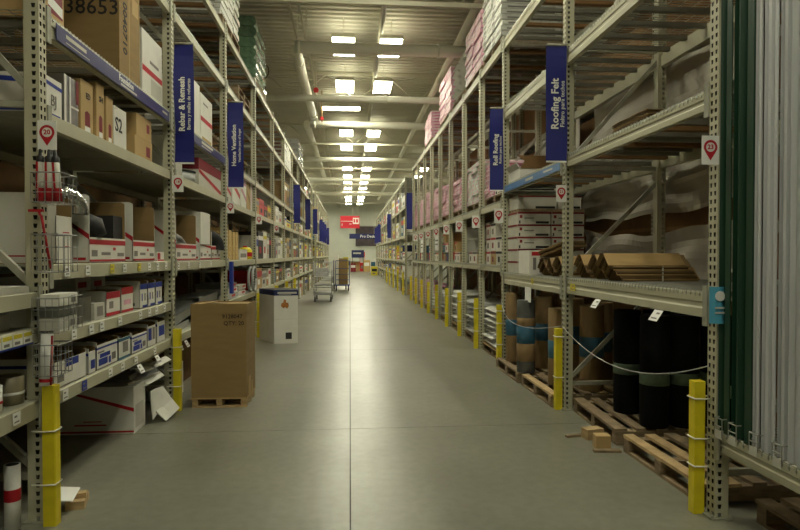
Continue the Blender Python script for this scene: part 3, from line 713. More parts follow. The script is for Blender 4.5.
# caulk basket on the post and wire baskets below it
def wire_basket(label, loc, sx, sy, h, nx, ny, nz):
    t = T('wire_basket', label, 'basket', loc)
    segs = []
    for k in range(nz + 1):
        z = h * k / nz
        segs += [((0, 0, z), (sx, 0, z)), ((sx, 0, z), (sx, sy, z)), ((sx, sy, z), (0, sy, z)), ((0, sy, z), (0, 0, z))]
    up = []
    for k in range(nx + 1):
        x = sx * k / nx; up += [((x, 0, 0), (x, 0, h)), ((x, sy, 0), (x, sy, h)), ((x, 0, 0), (x, sy, 0))]
    for k in range(1, ny):
        y = sy * k / ny; up += [((0, y, 0), (0, y, h)), ((sx, y, 0), (sx, y, h))]
    O('rim', MB().wires(segs[-4:], 0.004), [CHROME], t)
    O('wire_grid', MB().wires(segs[:-4] + up, 0.0022), [CHROME], t)
    return t
wire_basket('small wire basket holding red caulk tubes on left front post', (-1.82, 3.60, 1.905), 0.16, 0.22, 0.17, 4, 4, 3)
wire_basket('wire basket below the caulk tubes, in front of middle shelf', (-1.82, 3.60, 1.50), 0.15, 0.24, 0.22, 4, 4, 3)
wire_basket('wire basket of wrapped packs in front of the third shelf', (-1.82, 3.60, 1.15), 0.15, 0.30, 0.20, 4, 5, 3)
wire_basket('wire basket lowest on left front post', (-1.82, 3.60, 0.90), 0.14, 0.18, 0.18, 4, 4, 3)
for k, (dx, dy, tilt) in enumerate(((0.026, 0.06, 0), (0.070, 0.07, 0.0), (0.118, 0.08, 0.06), (0.05, 0.14, 0.0))):
    t = T('caulk_tube', ['red caulk tube leftmost in the wire basket', 'red caulk tube in the middle of the basket', 'red caulk tube leaning right in the basket', 'red caulk tube at back of the basket'][k], 'tube', (-1.82 + dx, 3.60 + dy, 1.915), group='caulk tubes in the basket')
    t.rotation_euler = (0, tilt * -1.0 + 0.0, 0)
    O('barrel', MB().lathe([(0.0, 0), (0.0195, 0), (0.0195, 0.07), (0.0195, 0.075), (0.0195, 0.10), (0.0195, 0.225), (0.0, 0.226)], 14, mis=[0, 0, 0, 1, 1, 1, 0]), [RED, GREYW], t)
    O('nozzle', MB().lathe([(0.021, 0.226), (0.021, 0.258), (0.010, 0.264), (0.006, 0.30), (0, 0.302)], 12), [INK], t)
    O('label_stripe', MB().box(-0.014, -0.0225, 0.07, -0.003, -0.012, 0.224), [RED], t)
O('caulk_gun', MB().tube([(0, 0, 0.34), (0.02, 0.0, 0.3), (0.06, 0.02, 0.0)], 0.007, 6).box(-0.05, -0.01, 0.33, 0.03, 0.01, 0.345), [RED], None, (-1.80, 3.64, 1.52), label='thin red rod tool hanging in wire basket below caulk tubes', cat='tool')
for k, (y0, z0, h, m) in enumerate(((3.64, 1.16, 0.07, GREYW), (3.64, 1.235, 0.06, GALV), (3.65, 1.30, 0.07, WHITE))):
    carton(['flat grey-white pack lowest in the third-shelf basket', 'flat metal pack in middle of the third-shelf basket', 'flat white pack on top of the third-shelf basket'][k], -1.80, -1.69, y0, y0 + 0.24, z0, z0 + h, m, [('aisle', ((0.6, 0.2), (0.85, 0.8)), GREYINK)], name='pack', cat='pack')
# third shelf
LB('white carton with dark green edges on third shelf, left', 3.94, 4.28, Z4, 1.33, 0.5, GREYW, [('aisle', ((0, 0.0), (1, 0.1)), GREENW), ('aisle', ((0.65, 0.4), (0.9, 0.8)), GREYINK)])
LB('grey sheet metal box on third shelf beside the black gap', 4.34, 4.54, Z4, 1.30, 0.5, GALV)
LB('low white carton with fan print on third shelf', 4.60, 4.78, Z4, 1.24, 0.3, GREYW, [('aisle', ((0.2, 0.2), (0.8, 0.8)), GREYINK)])
for k in range(2):
    LB(['white carton with red print at back of third shelf, left', 'white carton with red print at back of third shelf, right'][k], 4.92 + 0.3 * k, 5.18 + 0.3 * k, Z4, 1.43, 0.25, WHITE, [('aisle', ((0, 0.45), (1, 0.53)), RED), ('aisle', ((0.1, 0.7), (0.7, 0.85)), RED)], xf=-2.15)
display_box('open white box with red top edge on third shelf, left of two', 'L', -1.90, 0.2, 4.86, 5.14, Z4, 0.19, 0.2, [], [(((0, 0.72), (1, 1)), RED), (((0, 0.0), (1, 0.14)), RED), (((0.2, 0.3), (0.5, 0.6)), GREYINK)])
display_box('open white box with red top edge on third shelf, right of two', 'L', -1.90, 0.2, 5.17, 5.44, Z4, 0.21, 0.22, [], [(((0, 0.72), (1, 1)), RED), (((0, 0.0), (1, 0.10)), RED), (((0.2, 0.3), (0.8, 0.5)), PINK)])
for k in range(3):
    display_box('slim white box with blue corner on third shelf, %s of three' % ['left', 'middle', 'right'][k], 'L', -1.88, 0.45, 5.56 + 0.215 * k, 5.755 + 0.215 * k, Z4, 0.22, 0.25, [(((0.5, 0.1), (0.9, 0.2)), GREYINK)], [(((0.0, 0.78), (1, 1)), BLUE), (((0.2, 0.3), (0.35, 0.6)), BLUE), (((0.55, 0.3), (0.75, 0.6)), GREYINK), (((0.3, 0.02), (1, 0.12)), BLUE)])
# fourth shelf
O('rolled_sheet', MB().tube([(0, 0, 0), (0.01, 0, 0.3)], 0.034, 14).tube([(0.0, 0.0, 0.02), (0.001, 0, 0.04)], 0.035, 14, 1, False).tube([(0.033, -0.012, 0.0), (0.043, -0.012, 0.29)], 0.006, 5, 1), [PAPER, RED], None, (-1.775, 3.66, 0.84), label='white rolled sheet with red edge on top of left yellow guard', cat='roll')
bl = [(((0, 0.82), (1, 0.9)), BLUE), (((0.08, 0.15), (0.5, 0.42)), BLUE), (((0.14, 0.45), (0.62, 0.62)), BLUE), (((0.55, 0.12), (0.66, 0.4)), BLUE), (((0.05, 0.66), (0.35, 0.72)), GREYINK), (((0.7, 0.2), (0.9, 0.5)), GREYINK), (((0, 0.02), (1, 0.06)), GREYINK)]
for k, (y0, y1, h, pr) in enumerate(((3.95, 4.42, 0.17, [(((0.35, 0.7), (0.75, 1)), BLUE), (((0.1, 0.2), (0.3, 0.5)), GREYINK)]), (4.46, 4.58, 0.16, [(((0.3, 0.2), (0.9, 0.6)), BLUE)]), (4.60, 5.00, 0.185, bl), (5.02, 5.28, 0.175, [(((0, 0.85), (1, 1)), TEALB), (((0.35, 0.3), (0.8, 0.8)), GREYINK), (((0, 0.0), (1, 0.12)), TEALB)]), (5.32, 5.70, 0.16, bl), (5.72, 5.95, 0.19, [(((0.1, 0.3), (0.5, 0.9)), BLUE), (((0.6, 0.3), (0.9, 0.9)), GREYINK)]), (6.0, 6.24, 0.20, [(((0.2, 0.3), (0.9, 0.8)), BLUE)]))):
    display_box('open white box with blue print on lowest left shelf, %s from the post' % ORD[k], 'L', -1.87, 0.42, y0, y1, Z5, h, h + 0.03, [(((0, 0.7), (1, 0.8)), BLUE)], pr)
    O('register_grille', MB().box(0, 0, 0, -0.3, (y1 - y0) * 0.8, 0.02).box(0.0, 0.01, 0.02, -0.3, 0.02, 0.03), [GALV if k % 2 else CARDD], None, (-1.93, y0 + (y1 - y0) * 0.1, Z5 + h - 0.02), label='flat %s grille lying in the %s blue printed box' % ('grey' if k % 2 else 'brown', ORD[k]), cat='grille')
# on the floor
lw = carton('large white carton with red slanting stripe on floor under the shelves', -2.72, -1.93, 5.53, 5.83, 0.0, 0.42, WHITE, [('cam', [(0.1, 0.98), (0.18, 0.98), (1, 0.55), (1, 0.47)], RED), ('cam', ((0.2, 0.03), (1, 0.07)), RED), ('cam', ((0.35, 0.18), (0.7, 0.21)), RED), ('cam', ((0.45, 0.26), (0.65, 0.28)), RED), ('aisle', ((0.1, 0.1), (0.8, 0.6)), GREYW)])
def sheet(label, loc, sx, sy, rx, ry, rz, m=None, lip=0.04):
    o = O('duct_sheet', MB().box(0, 0, 0, sx, sy, 0.006).box(0, 0, 0, 0.006, sy, lip).box(sx - 0.006, 0, 0, sx, sy, lip), [m or GALV], None, loc, 0, label, 'sheet metal', 'loose duct sheets under the shelf')
    o.rotation_euler = (rx, ry, rz)
sheet('grey duct sheet lying on the large white carton, lowest', (-2.6, 5.55, 0.43), 0.62, 0.5, 0.0, -0.06, 0.05)
sheet('grey duct sheet lying on the large white carton, middle', (-2.5, 5.62, 0.50), 0.55, 0.55, 0.05, -0.1, 0.2)
sheet('grey duct sheet lying on the large white carton, topmost', (-2.45, 5.6, 0.58), 0.55, 0.6, 0.08, -0.02, -0.1)
def bent_sheet(label, pts, th=0.012, m=None):
    """sheet through four corner points, folded along its middle, with thickness"""
    P = [Vector(p) for p in pts]; o = P[0].copy(); P = [p - o for p in P]
    nrm = (P[1] - P[0]).cross(P[3] - P[0]).normalized() * th
    ma, mb_ = (P[0] + P[1]) / 2 + nrm * 2, (P[2] + P[3]) / 2 + nrm * 2
    mb = MB(); ring = [P[0], ma, P[1], P[2], mb_, P[3]]
    for q in ((0, 1, 4, 5), (1, 2, 3, 4)):
        mb.poly([ring[k] for k in q]); mb.poly([ring[k] - nrm for k in q][::-1])
    for k in range(6):
        l = (k + 1) % 6; mb.poly([ring[k], ring[l], ring[l] - nrm, ring[k] - nrm])
    O('duct_sheet', mb, [m or WHITE], None, o, 0, label, 'sheet metal', 'loose duct sheets under the shelf')
bent_sheet('bright white metal piece fallen beside large white carton, upper', [(-1.90, 5.86, 0.30), (-1.86, 6.10, 0.30), (-1.78, 6.12, 0.17), (-1.87, 5.84, 0.04)])
bent_sheet('bright white metal piece fallen beside large white carton, lower', [(-1.86, 5.90, 0.10), (-1.78, 6.14, 0.16), (-1.70, 6.12, 0.07), (-1.76, 5.88, 0.01)])
bent_sheet('long pale metal strip slanting over corner of large white carton', [(-2.02, 5.60, 0.43), (-1.90, 6.10, 0.46), (-1.84, 6.10, 0.40), (-1.96, 5.60, 0.36)])
bent_sheet('long pale metal strip under lowest left beam, upper', [(-2.00, 5.75, 0.53), (-1.86, 6.20, 0.58), (-1.80, 6.20, 0.54), (-1.95, 5.75, 0.49)])
bent_sheet('pale metal strip between the duct sheets and second post', [(-2.05, 5.70, 0.47), (-1.90, 5.98, 0.52), (-1.86, 5.98, 0.47), (-2.0, 5.70, 0.42)], 0.012, GALV)
t = T('wood_bundle', 'small bundle of cut wood blocks by left yellow guard', 'wood', (-1.75, 3.98, 0.0), 0.25)
for i in range(3): O('block', MB().box(-0.05, -0.09 + 0.06 * i, 0, 0.06, -0.035 + 0.06 * i, 0.05 + 0.03 * (i % 2)), [PLANK], t)
o = O('paper_sheet', MB().prism([(-0.06, 0), (0.06, 0.0), (0.05, 0.004), (-0.055, 0.006)], 'y', -0.1, 0.1), [PAPER], None, (-1.79, 3.93, 0.088), label='white paper sheet lying on the small wood bundle', cat='paper'); o.rotation_euler = (0.05, 0.12, 0.2)
# ------------------------------------------------------------------ left edge bay goods
LB('flat grey-white pack on upper shelf at left edge', 3.2, 3.7, 1.382, 1.42, 0.5, GREYW)
LB('grey-white carton on middle shelf at left edge', 3.1, 3.62, 1.172, 1.26, 0.4, GREYW, xf=-1.95)
t = T('label_strip', 'row of white and yellow price cards on left edge shelf', 'label strip', (-1.838, 2.70, 1.085))
O('backing', MB().box(0, 0, 0, 0.002, 0.95, 0.08).box(0.002, 0, 0, 0.0025, 0.95, 0.010, 1), [GREYW, BLUE], t)
for k in range(9):
    c = O('price_card', MB().box(0.002, 0.01 + 0.104 * k, 0.012, 0.004, 0.10 + 0.104 * k, 0.078), [PAPER], t)
    O('yellow_header', MB().box(0.004, 0.012 + 0.104 * k, 0.052, 0.0045, 0.098 + 0.104 * k, 0.076), [YPRINT], c)
    O('print_mark', MB().box(0.004, 0.022 + 0.104 * k, 0.02, 0.0045, 0.075 + 0.104 * k, 0.036), [GREYINK], c)
def can(label, x, y, z, r, h, m, band):
    t = T('can', label, 'can', (x, y, z))
    O('body', MB().lathe([(0, 0), (r, 0), (r, h), (r * 0.93, h), (r * 0.93, h - 0.01), (0, h - 0.01)], 22), [m], t)
    O('band', MB().lathe([(r * 1.01, h * 0.35), (r * 1.03, h * 0.37), (r * 1.03, h * 0.43), (r * 1.01, h * 0.45)], 22), [band], t)
can('tan metal can with pale band on low shelf at left edge', -1.965, 3.635, 0.742, 0.075, 0.16, mat('can_tan', (150, 142, 118), 0.4, 0.3), PAPER)
can('white can with red base on low shelf at left edge', -1.93, 3.40, 0.742, 0.05, 0.15, PAPER, RED)
for k, (x, y) in enumerate(((-2.06, 3.60), (-1.965, 3.655), (-2.13, 3.50))):
    t = T('paper_roll', 'white roll with red band on floor at left edge, %s of three' % ['front', 'middle', 'back'][k], 'roll', (x, y, 0))
    r = 0.043; h = 0.36 + 0.02 * k
    O('roll', MB().lathe([(0, 0), (r, 0), (r, h), (r * 0.8, h), (r * 0.8, h - 0.02), (0, h - 0.02)], 18, mis=[0, 0, 0, 1, 1]), [PAPER, DARK], t)
    O('band', MB().lathe([(r * 1.01, 0.17), (r * 1.02, 0.171), (r * 1.02, 0.24), (r * 1.01, 0.241)], 18), [RED], t)
# ------------------------------------------------------------------ shelf price labels
def price(side, y, z, m, k, tilt=0.0, x=None, label=None, w=0.075, h=0.068):
    s = 1 if side == 'L' else -1
    x = x if x is not None else (XLF + 0.0 if side == 'L' else XRF - 0.0)
    o = O('price_label', cached(('price', side, m.name, w), lambda: MB().box(0, -w/2, -h/2, s * 0.002, w/2, h/2).box(s * 0.002, -w*0.32, -h*0.32, s * 0.0025, w*0.32, -h*0.2, 1).box(s * 0.002, -w*0.32, h*0.12, s * 0.0025, w*0.05, h*0.28, 1).mesh('price_label', [m, GREYINK])), None, None, (x + s*0.0005, y, z), label=label or k, cat='label', group=k)
    o.rotation_euler = (0, tilt, 0)
for k, (y, m) in enumerate(((4.06, PAPER), (4.37, PAPER), (4.80, YPRINT), (5.06, PAPER), (5.40, YPRINT), (5.66, PAPER), (5.90, PAPER), (6.16, PAPER))):
    price('L', y, 1.495, m, 'shelf labels on the middle left beam', label='%s price label on middle left beam, %s from the front post' % ('yellow' if m == YPRINT else 'white', ORD[k]))
for k, y in enumerate((4.15, 4.42, 4.60, 4.95, 5.42, 5.66, 5.86, 6.1)):
    price('L', y, 1.075, PAPER, 'shelf labels on the third left beam', label='white price label on third left beam, %s from the front post' % ORD[k])
for k, y in enumerate((4.02, 4.3, 4.75, 5.0, 5.3, 5.8)):
    price('L', y, 0.70, PAPER if k != 1 else BLUE, 'shelf labels on the lowest left beam', label='price label on lowest left beam, %s from the front post' % ORD[k])
for k, y in enumerate((5.33, 5.80)):
    price('L', y, 0.62, PAPER, 'hanging labels under the lowest left beam', tilt=-0.5, x=-1.80, w=0.1, h=0.08, label='tilted white tag hanging under lowest left beam, %s' % ['left', 'right'][k])
price('L', 3.45, 0.70, PAPER, 'left edge shelf label', label='white price label on low shelf beam at left edge', w=0.075)
for k, y in enumerate((4.1, 5.15)): price('R', y, 1.17, PAPER, 'hanging labels under the right front beam', tilt=0.6, x=2.17, w=0.12, h=0.09, label='tilted white tag hanging under right front beam, %s' % ['right', 'left'][k])
price('R', 5.78, 1.28, YPRINT, 'yellow label on right beam', label='yellow label on right front beam by the second post', w=0.13)
price('R', 7.1, 1.28, YPRINT, 'yellow label on second right beam', label='yellow label on right beam above the kraft rolls', w=0.08)
for k, y in enumerate((6.6, 7.0, 7.5, 8.1)): price('L', y, 1.485, PAPER, 'shelf labels on the second left bay', label='white price label on middle beam of second left bay, %s from the left' % ORD[k])

# ------------------------------------------------------------------ second left bay goods
Y2 = 6.45
LB('plain white carton left of the red striped one in second bay', 7.25, 7.76, 3.062, 3.72, 0.5, WHITE)
LB('white carton with red scribbled stripe in second left bay', 7.80, 8.44, 3.062, 3.66, 0.5, WHITE, [('aisle', ((0, 0.42), (1, 0.52)), RED), ('aisle', ((0.2, 0.8), (0.6, 0.84)), GREYINK), ('aisle', ((0.1, 0.02), (0.9, 0.1)), CARDL)])
LB('red and white carton above second left tag', 7.70, 8.98, 2.462, 2.82, 0.6, GREYW, [('aisle', ((0.0, 0.62), (1, 1)), DRED), ('aisle', [(0, 0.5), (1, 0.0), (1, 0.16), (0, 0.62)], RED), ('cam', ((0, 0.6), (1, 1)), DRED)])
t = T('round_tray', 'round grey duct cap before the red and white carton', 'duct cap', (-2.06, 7.45, 2.462))
O('body', MB().lathe([(0, 0), (0.19, 0), (0.19, 0.14), (0, 0.145)], 22), [GREYP], t); O('rim', MB().lathe([(0.19, 0.13), (0.2, 0.13), (0.2, 0.15), (0.18, 0.15)], 22), [DARK], t)
LB('beige cylinder carton behind second left banner', 6.7, 6.95, 2.462, 2.9, 0.35, GREYW)
display_box('open white bin box in second left bay, nearest', 'L', -1.9, 0.55, 6.75, 7.62, 1.532, 0.20, 0.56, DIAG, STRIPE)
display_box('open white bin box in second left bay, tall white flap', 'L', -1.9, 0.55, 7.82, 8.42, 1.532, 0.20, 0.62, DIAG, [([(0, 1.0), (1, 0.78), (1, 0.95), (0, 1)], RED)] + STRIPE[1:])
LB('white upright flap panel of carton in second left bay', 7.8, 8.3, 1.74, 2.15, 0.02, WHITE, xf=-1.885)
display_box('open white bin box in second left bay, furthest', 'L', -1.9, 0.5, 8.46, 9.0, 1.532, 0.2, 0.4, DIAG, STRIPE)
elbow('shiny duct elbow in nearest bin box of second left bay', (-2.1, 7.2, 1.80), 0.8, 0.07, GALV)
elbow('dark duct elbow in furthest bin box of second left bay', (-2.0, 8.7, 1.86), 0.8, 0.09, DARK)
O('star_vent', MB().lathe([(0, 0), (0.09, 0), (0.03, 0.03), (0.02, 0.12), (0, 0.12)], 8, smooth=False), [ALU], None, (-1.95, 6.86, 1.735), label='small shiny pointed vent cap in nearest bin box', cat='vent cap')
def rect_duct(label, loc, L, w, h, rot, m=None):
    o = O('duct_section', MB().box(0, 0, 0, w, L, 0.005).box(0, 0, h, w, L, h - 0.005).box(0, 0, 0, 0.005, L, h).box(w - 0.005, 0, 0, w, L, h).box(-0.008, 0, -0.008, w + 0.008, 0.015, 0).box(-0.008, 0, h, w + 0.008, 0.015, h + 0.008), [m or GALV], None, loc, 0, label, 'duct', 'loose ducts in second left bay')
    o.rotation_euler = rot
rect_duct('grey rectangular duct on top of the pile behind brown carton', (-2.25, 7.75, 0.96), 1.2, 0.35, 0.1, (0, 0, 0.03))
rect_duct('grey rectangular duct tilted in the pile behind brown carton', (-2.25, 6.62, 0.86), 1.05, 0.3, 0.12, (0.1, 0.25, 0.0))
rect_duct('grey rectangular duct low in the pile behind brown carton', (-2.36, 7.9, 0.745), 1.0, 0.46, 0.14, (0, 0, 0.0))
rect_duct('grey rectangular duct beside second left post', (-2.2, 6.55, 0.745), 0.9, 0.3, 0.08, (0, 0, 0.06))
rect_duct('grey rectangular duct at back of the duct pile', (-2.78, 6.6, 0.745), 1.8, 0.35, 0.3, (0, 0, 0.0))
carton('white carton on floor between second guard and brown carton', -2.4, -1.95, 6.75, 7.2, 0, 0.36, WHITE)
carton('dark carton on floor at back of second left bay', -2.8, -2.1, 7.4, 8.6, 0, 0.45, CARDD)
for k, y in enumerate((6.55, 6.8)): price('L', y, 0.62, PAPER, 'hanging labels in second left bay', tilt=-0.5, x=-1.80, w=0.1, h=0.08, label='tilted white tag under low beam behind second guard, %s' % ORD[k])
# ------------------------------------------------------------------ third left bay goods
for k, (y, h) in enumerate(((9.28, 0.50), (9.55, 0.47), (9.85, 0.45), (10.12, 0.46))):
    LB('upright strand board piece on third left bay shelf, %s' % ORD[k], y, y + 0.22, 1.522, 1.522 + h, 0.4, OSB, name='board_block', cat='board')
LB('white carton beside the yellow bottle on left shelf', 10.45, 11.2, 1.522, 1.70, 0.4, WHITE, [('aisle', ((0.1, 0.2), (0.9, 0.6)), GREYINK)])
t = T('bottle', 'yellow plastic bottle with red label on left shelf', 'bottle', (-1.95, 11.4, 1.522))
O('body', MB().lathe([(0, 0), (0.12, 0), (0.13, 0.02), (0.13, 0.17), (0.08, 0.22), (0, 0.22)], 18), [YELLOW], t); O('label_band', MB().lathe([(0.132, 0.05), (0.132, 0.13)], 18), [RED], t); O('cap', MB().lathe([(0.04, 0.22), (0.04, 0.25), (0, 0.25)], 12), [RED], t)
for k, (y0, y1, h, m, pr) in enumerate(((9.25, 9.75, 0.42, GREYW, RED), (9.85, 10.5, 0.60, WHITE, RED), (10.6, 11.15, 0.85, WHITE, PINKR), (11.22, 11.6, 0.72, CARDL, CARD), (11.62, 11.8, 0.7, WHITE, PINK))):
    LB('%s carton on second shelf of third left bay, %s from the near end' % ('tan' if m == CARDL else 'white and red', ORD[k]), y0, y1, 2.432, min(2.432 + h, 3.0), 0.5, m, [('aisle', [(0, 0.5), (1, 0.2), (1, 0.35), (0, 0.66)], pr), ('aisle', ((0.5, 0.7), (0.9, 0.9)), pr)])
t = T('flexible_hose', 'loop of pale flexible hose on rack behind white bin', 'hose', (-1.8, 11.5, 1.15))
O('loop', MB().tube([(0, 0.22 * math.cos(a), 0.22 * math.sin(a)) for a in [i * math.pi / 10 for i in range(21)]], 0.025, 8), [BAGG], t)
O('coil', MB().tube([(-0.07, 0.22 * math.cos(a), 0.22 * math.sin(a)) for a in [i * math.pi / 10 for i in range(21)]], 0.025, 8), [BAGG], t)
LB('blue tool hanging on third left post', 9.2, 9.3, 1.02, 1.5, 0.05, BLUE, xf=-1.76, name='blue_tool', cat='tool')
for k, (y, z) in enumerate(((9.4, 0.902), (9.5, 0.99), (9.45, 1.07), (10.3, 0.902), (10.35, 1.0))):
    LB('flat %s pack stacked low on third left bay, %s' % (['grey', 'white', 'dark', 'white', 'grey'][k], ORD[k]), y, y + 0.7, z, z + 0.08, 0.5, [BAGG, WHITE, GALV, WHITE, GREYW][k], [('aisle', ((0.5, 0.4), (0.9, 0.8)), RED)])
for k, (y, z0) in enumerate(((9.4, 0), (10.3, 0), (11.1, 0))):
    LB('%s carton on floor of third left bay' % ['white', 'grey', 'tan'][k], y, y + 0.7, 0, 0.6, 0.5, [WHITE, GREYW, CARDL][k], xf=-1.95)

# ------------------------------------------------------------------ big things on the aisle floor
t = T('brown_carton', 'tall brown carton on low wooden skid in the aisle', 'box', (-1.365, 6.66, 0), -0.015)
O('carton_body', MB().box(-0.285, -0.26, 0.105, 0.285, 0.26, 1.07), [CARD], t)
b = O('carton_lid', MB().box(-0.288, -0.263, 0.99, 0.288, -0.258, 1.09).box(0.284, -0.263, 0.99, 0.289, 0.26, 1.085).box(-0.289, -0.263, 0.99, -0.284, 0.26, 1.085).box(-0.288, 0.258, 0.99, 0.288, 0.263, 1.08).box(-0.285, -0.26, 1.07, 0.285, -0.05, 1.075).prism([(-0.25, 1.07), (-0.05, 1.10), (-0.05, 1.105), (-0.25, 1.075)], 'y', -0.24, 0.1), [CARD], t)
text('9128047', 0.06, BROWNINK, t, (0.14, -0.2645, 0.955), (1, 0, 0), (0, 0, 1), bold=0.001)
text('QTY: 20', 0.06, BROWNINK, t, (0.155, -0.2645, 0.885), (1, 0, 0), (0, 0, 1), bold=0.001)
for x in (-0.25, 0, 0.25): O('skid_block', MB().box(x - 0.03, -0.25, 0.02, x + 0.03, 0.25, 0.09), [PLANK], t)
for y in (-0.22, 0.0, 0.22): O('skid_board', MB().box(-0.28, y - 0.04, 0, 0.28, y + 0.04, 0.018), [PLANK], t)
O('skid_deck', MB().box(-0.29, -0.262, 0.09, 0.29, 0.262, 0.105), [CARDL], t)
O('strap_edge', MB().box(0.283, -0.15, 0.105, 0.292, -0.05, 0.3).box(0.283, 0.02, 0.105, 0.29, 0.07, 0.22), [CARDL], t)

t = T('display_bin', 'white cardboard bin with navy header in the left aisle', 'bin', (-1.36, 10.93, 0), 0.13)
PLAN = [(0, 0), (0.42, 0.0), (0.44, 0.5), (0.12, 0.85), (-0.27, 0.70)]
O('bin_body', MB().prism(PLAN, 'z', 0, 0.90).box(0.0, -0.003, 0.44, 0.42, 0.0, 0.446, 1), [WHITE, GREYW], t)
O('header_band', MB().prism([(p[0] * 1.02, p[1] * 1.02 - 0.006) for p in PLAN], 'z', 0.87, 0.965).prism([(0.02 + p[0] * 0.92, 0.02 + p[1] * 0.92) for p in PLAN], 'z', 0.96, 0.968, 1), [NAVY, DARK], t)
O('header_print', MB().box(0.06, -0.008, 0.90, 0.40, -0.006, 0.935).box(0.08, -0.008, 0.878, 0.3, -0.006, 0.888), [GREYW], t)
O('leaf_mark', MB().prism([(0.12, 0.68), (0.16, 0.64), (0.2, 0.66), (0.23, 0.63), (0.26, 0.68), (0.25, 0.74), (0.21, 0.74), (0.21, 0.79), (0.17, 0.80), (0.16, 0.74), (0.13, 0.73)], 'y', -0.003, 0.0), [mat('leaf_brown', (164, 104, 40), 0.7, 0, 0.3, 30)], t)
O('qr_patch', MB().box(0.20, -0.003, 0.08, 0.31, 0.0, 0.20), [DARK], t)
bpy.data.objects['qr_patch'].name = 'dark_patch'  # flat dark square on the bin front, no hole behind it

def platform_cart(label, loc, rz, m, load):
    t = T('stock_cart', label, 'cart', loc, rz)
    O('platform', MB().box(-0.32, -0.7, 0.24, 0.32, 0.7, 0.29), [m], t)
    for x in (-0.27, 0.27):
        for y in (-0.6, 0.6):
            c = O('wheel', MB().tube([(x - 0.02, y, 0.09), (x + 0.02, y, 0.09)], 0.09, 16), [DARK], t)
            O('caster_fork', MB().box(x - 0.03, y - 0.02, 0.1, x + 0.03, y + 0.02, 0.24), [m], c)
    for y in (-0.68, 0.68):
        h = MB()
        for x in (-0.3, 0.3): h.tube([(x, y, 0.28), (x, y, 1.35)], 0.016, 8)
        for z in (0.5, 0.75, 1.0, 1.35): h.tube([(-0.3, y, z), (0.3, y, z)], 0.013, 8)
        O('handle_frame', h, [m], t)
    if load:
        O('shelf', MB().box(-0.32, -0.68, 0.55, 0.32, 0.68, 0.58), [m], t)
        O('shelf', MB().box(-0.32, -0.68, 0.85, 0.32, 0.68, 0.87), [m], t)
    return t
platform_cart('grey steel stock cart with rails parked left of the aisle', (-0.92, 21.2, 0), 0.0, CHROME, True)
platform_cart('blue stock cart carrying a brown carton far down the aisle', (-0.4, 27.4, 0), 0.1, CARTB, False)
carton('brown carton riding on the far blue stock cart', -0.5, -0.1, 26.9, 27.5, 0.29, 1.45, CARD)
carton('white panel carton riding on the far blue stock cart', -0.7, -0.52, 26.9, 27.6, 0.29, 1.6, WHITE)
carton('grey bin on far side of grey stock cart', -1.2, -0.75, 20.9, 21.5, 0.87, 1.15, BAGG, name='bin')

# ------------------------------------------------------------------ right side: pallets, rolls, panels
def pallet(label, x0, x1, y0, y1, z=0.0, m=None, nb=6, rz=0.0, group='floor pallets', seed=0):
    """top boards run along y, stringers along x"""
    m = m or PLANK; r = random.Random(seed)
    t = T('pallet', label, 'pallet', ((x0 + x1) / 2, (y0 + y1) / 2, z), rz, group)
    hx, hy = (x1 - x0) / 2, (y1 - y0) / 2
    for i in range(nb):
        c = -hx + 0.05 + (2 * hx - 0.1) * i / (nb - 1); w = 0.05 * r.uniform(0.8, 1.1); d = r.uniform(-0.02, 0.02)
        O('top_board', MB().box(c - w, -hy + d, 0.115, c + w, hy + d, 0.137), [m if r.random() > 0.3 else PLANKD], t)
    for c in (-hy + 0.05, 0, hy - 0.05):
        O('stringer', MB().box(-hx, c - 0.04, 0.022, hx, c + 0.04, 0.115), [PLANKD], t)
    for c in (-hx + 0.05, 0, hx - 0.05):
        O('bottom_board', MB().box(c - 0.045, -hy, 0, c + 0.045, hy, 0.022), [PLANKD], t)
    return t
pallet('pale wooden pallet at right front, beside the yellow guard', 2.22, 3.2, 3.62, 4.70, 0, PLANK, 6, 0.01, seed=1)
pallet('worn wooden pallet under the black rolls', 2.25, 3.2, 4.82, 5.92, 0, PLANKD, 6, -0.05, seed=2)
pallet('wooden pallet under the nearer kraft rolls', 2.1, 3.1, 6.12, 7.22, 0, PLANK, 6, 0.0, seed=3)
pallet('wooden pallet under the farther kraft rolls', 2.08, 3.1, 7.32, 8.42, 0, PLANKD, 6, 0.0, seed=4)
pallet('wooden pallet under the panel rack at right edge', 2.42, 3.2, 2.2, 3.38, 0, PLANKD, 5, 0.0, seed=5)
t = T('wood_offcut', 'square wood offcut lying before the worn pallet', 'wood', (2.10, 5.06, 0), 0.2); O('block', MB().box(-0.07, -0.05, 0, 0.09, 0.05, 0.09), [PLANK], t); O('splinter', MB().box(-0.2, 0.06, 0, 0.1, 0.10, 0.02), [PLANKD], t)
t = T('wood_offcut', 'second wood offcut lying at corner of the pale pallet', 'wood', (2.08, 4.80, 0), -0.1); O('block', MB().box(-0.06, -0.05, 0.0, 0.06, 0.05, 0.11), [CARDL], t); O('splinter', MB().box(-0.1, -0.13, 0, 0.12, -0.08, 0.02), [PLANKD], t)
def roll(label, x, y, r, h, segs, z=0.138, group=None, tilt=0.0):
    """segs: list of (z0,z1,material) wraps round the core roll"""
    t = T('roofing_roll', label, 'roll', (x, y, z), 0, group)
    O('core', MB().lathe([(r * 0.96, 0), (r * 0.98, 0.01), (r * 0.98, h - 0.01), (r * 0.95, h), (r * 0.35, h), (r * 0.33, h - 0.1), (0, h - 0.1)], 26), [segs[0][2]], t)
    for a, b, m in segs[1:]:
        O('wrap', MB().lathe([(r * 0.985, a), (r, a + 0.002), (r, b - 0.002), (r * 0.985, b)], 26), [m], t)
    t.rotation_euler = (0, tilt, 0)
blk = lambda: [(0, 1, FELT), (0.36, 0.46, GBAND)]
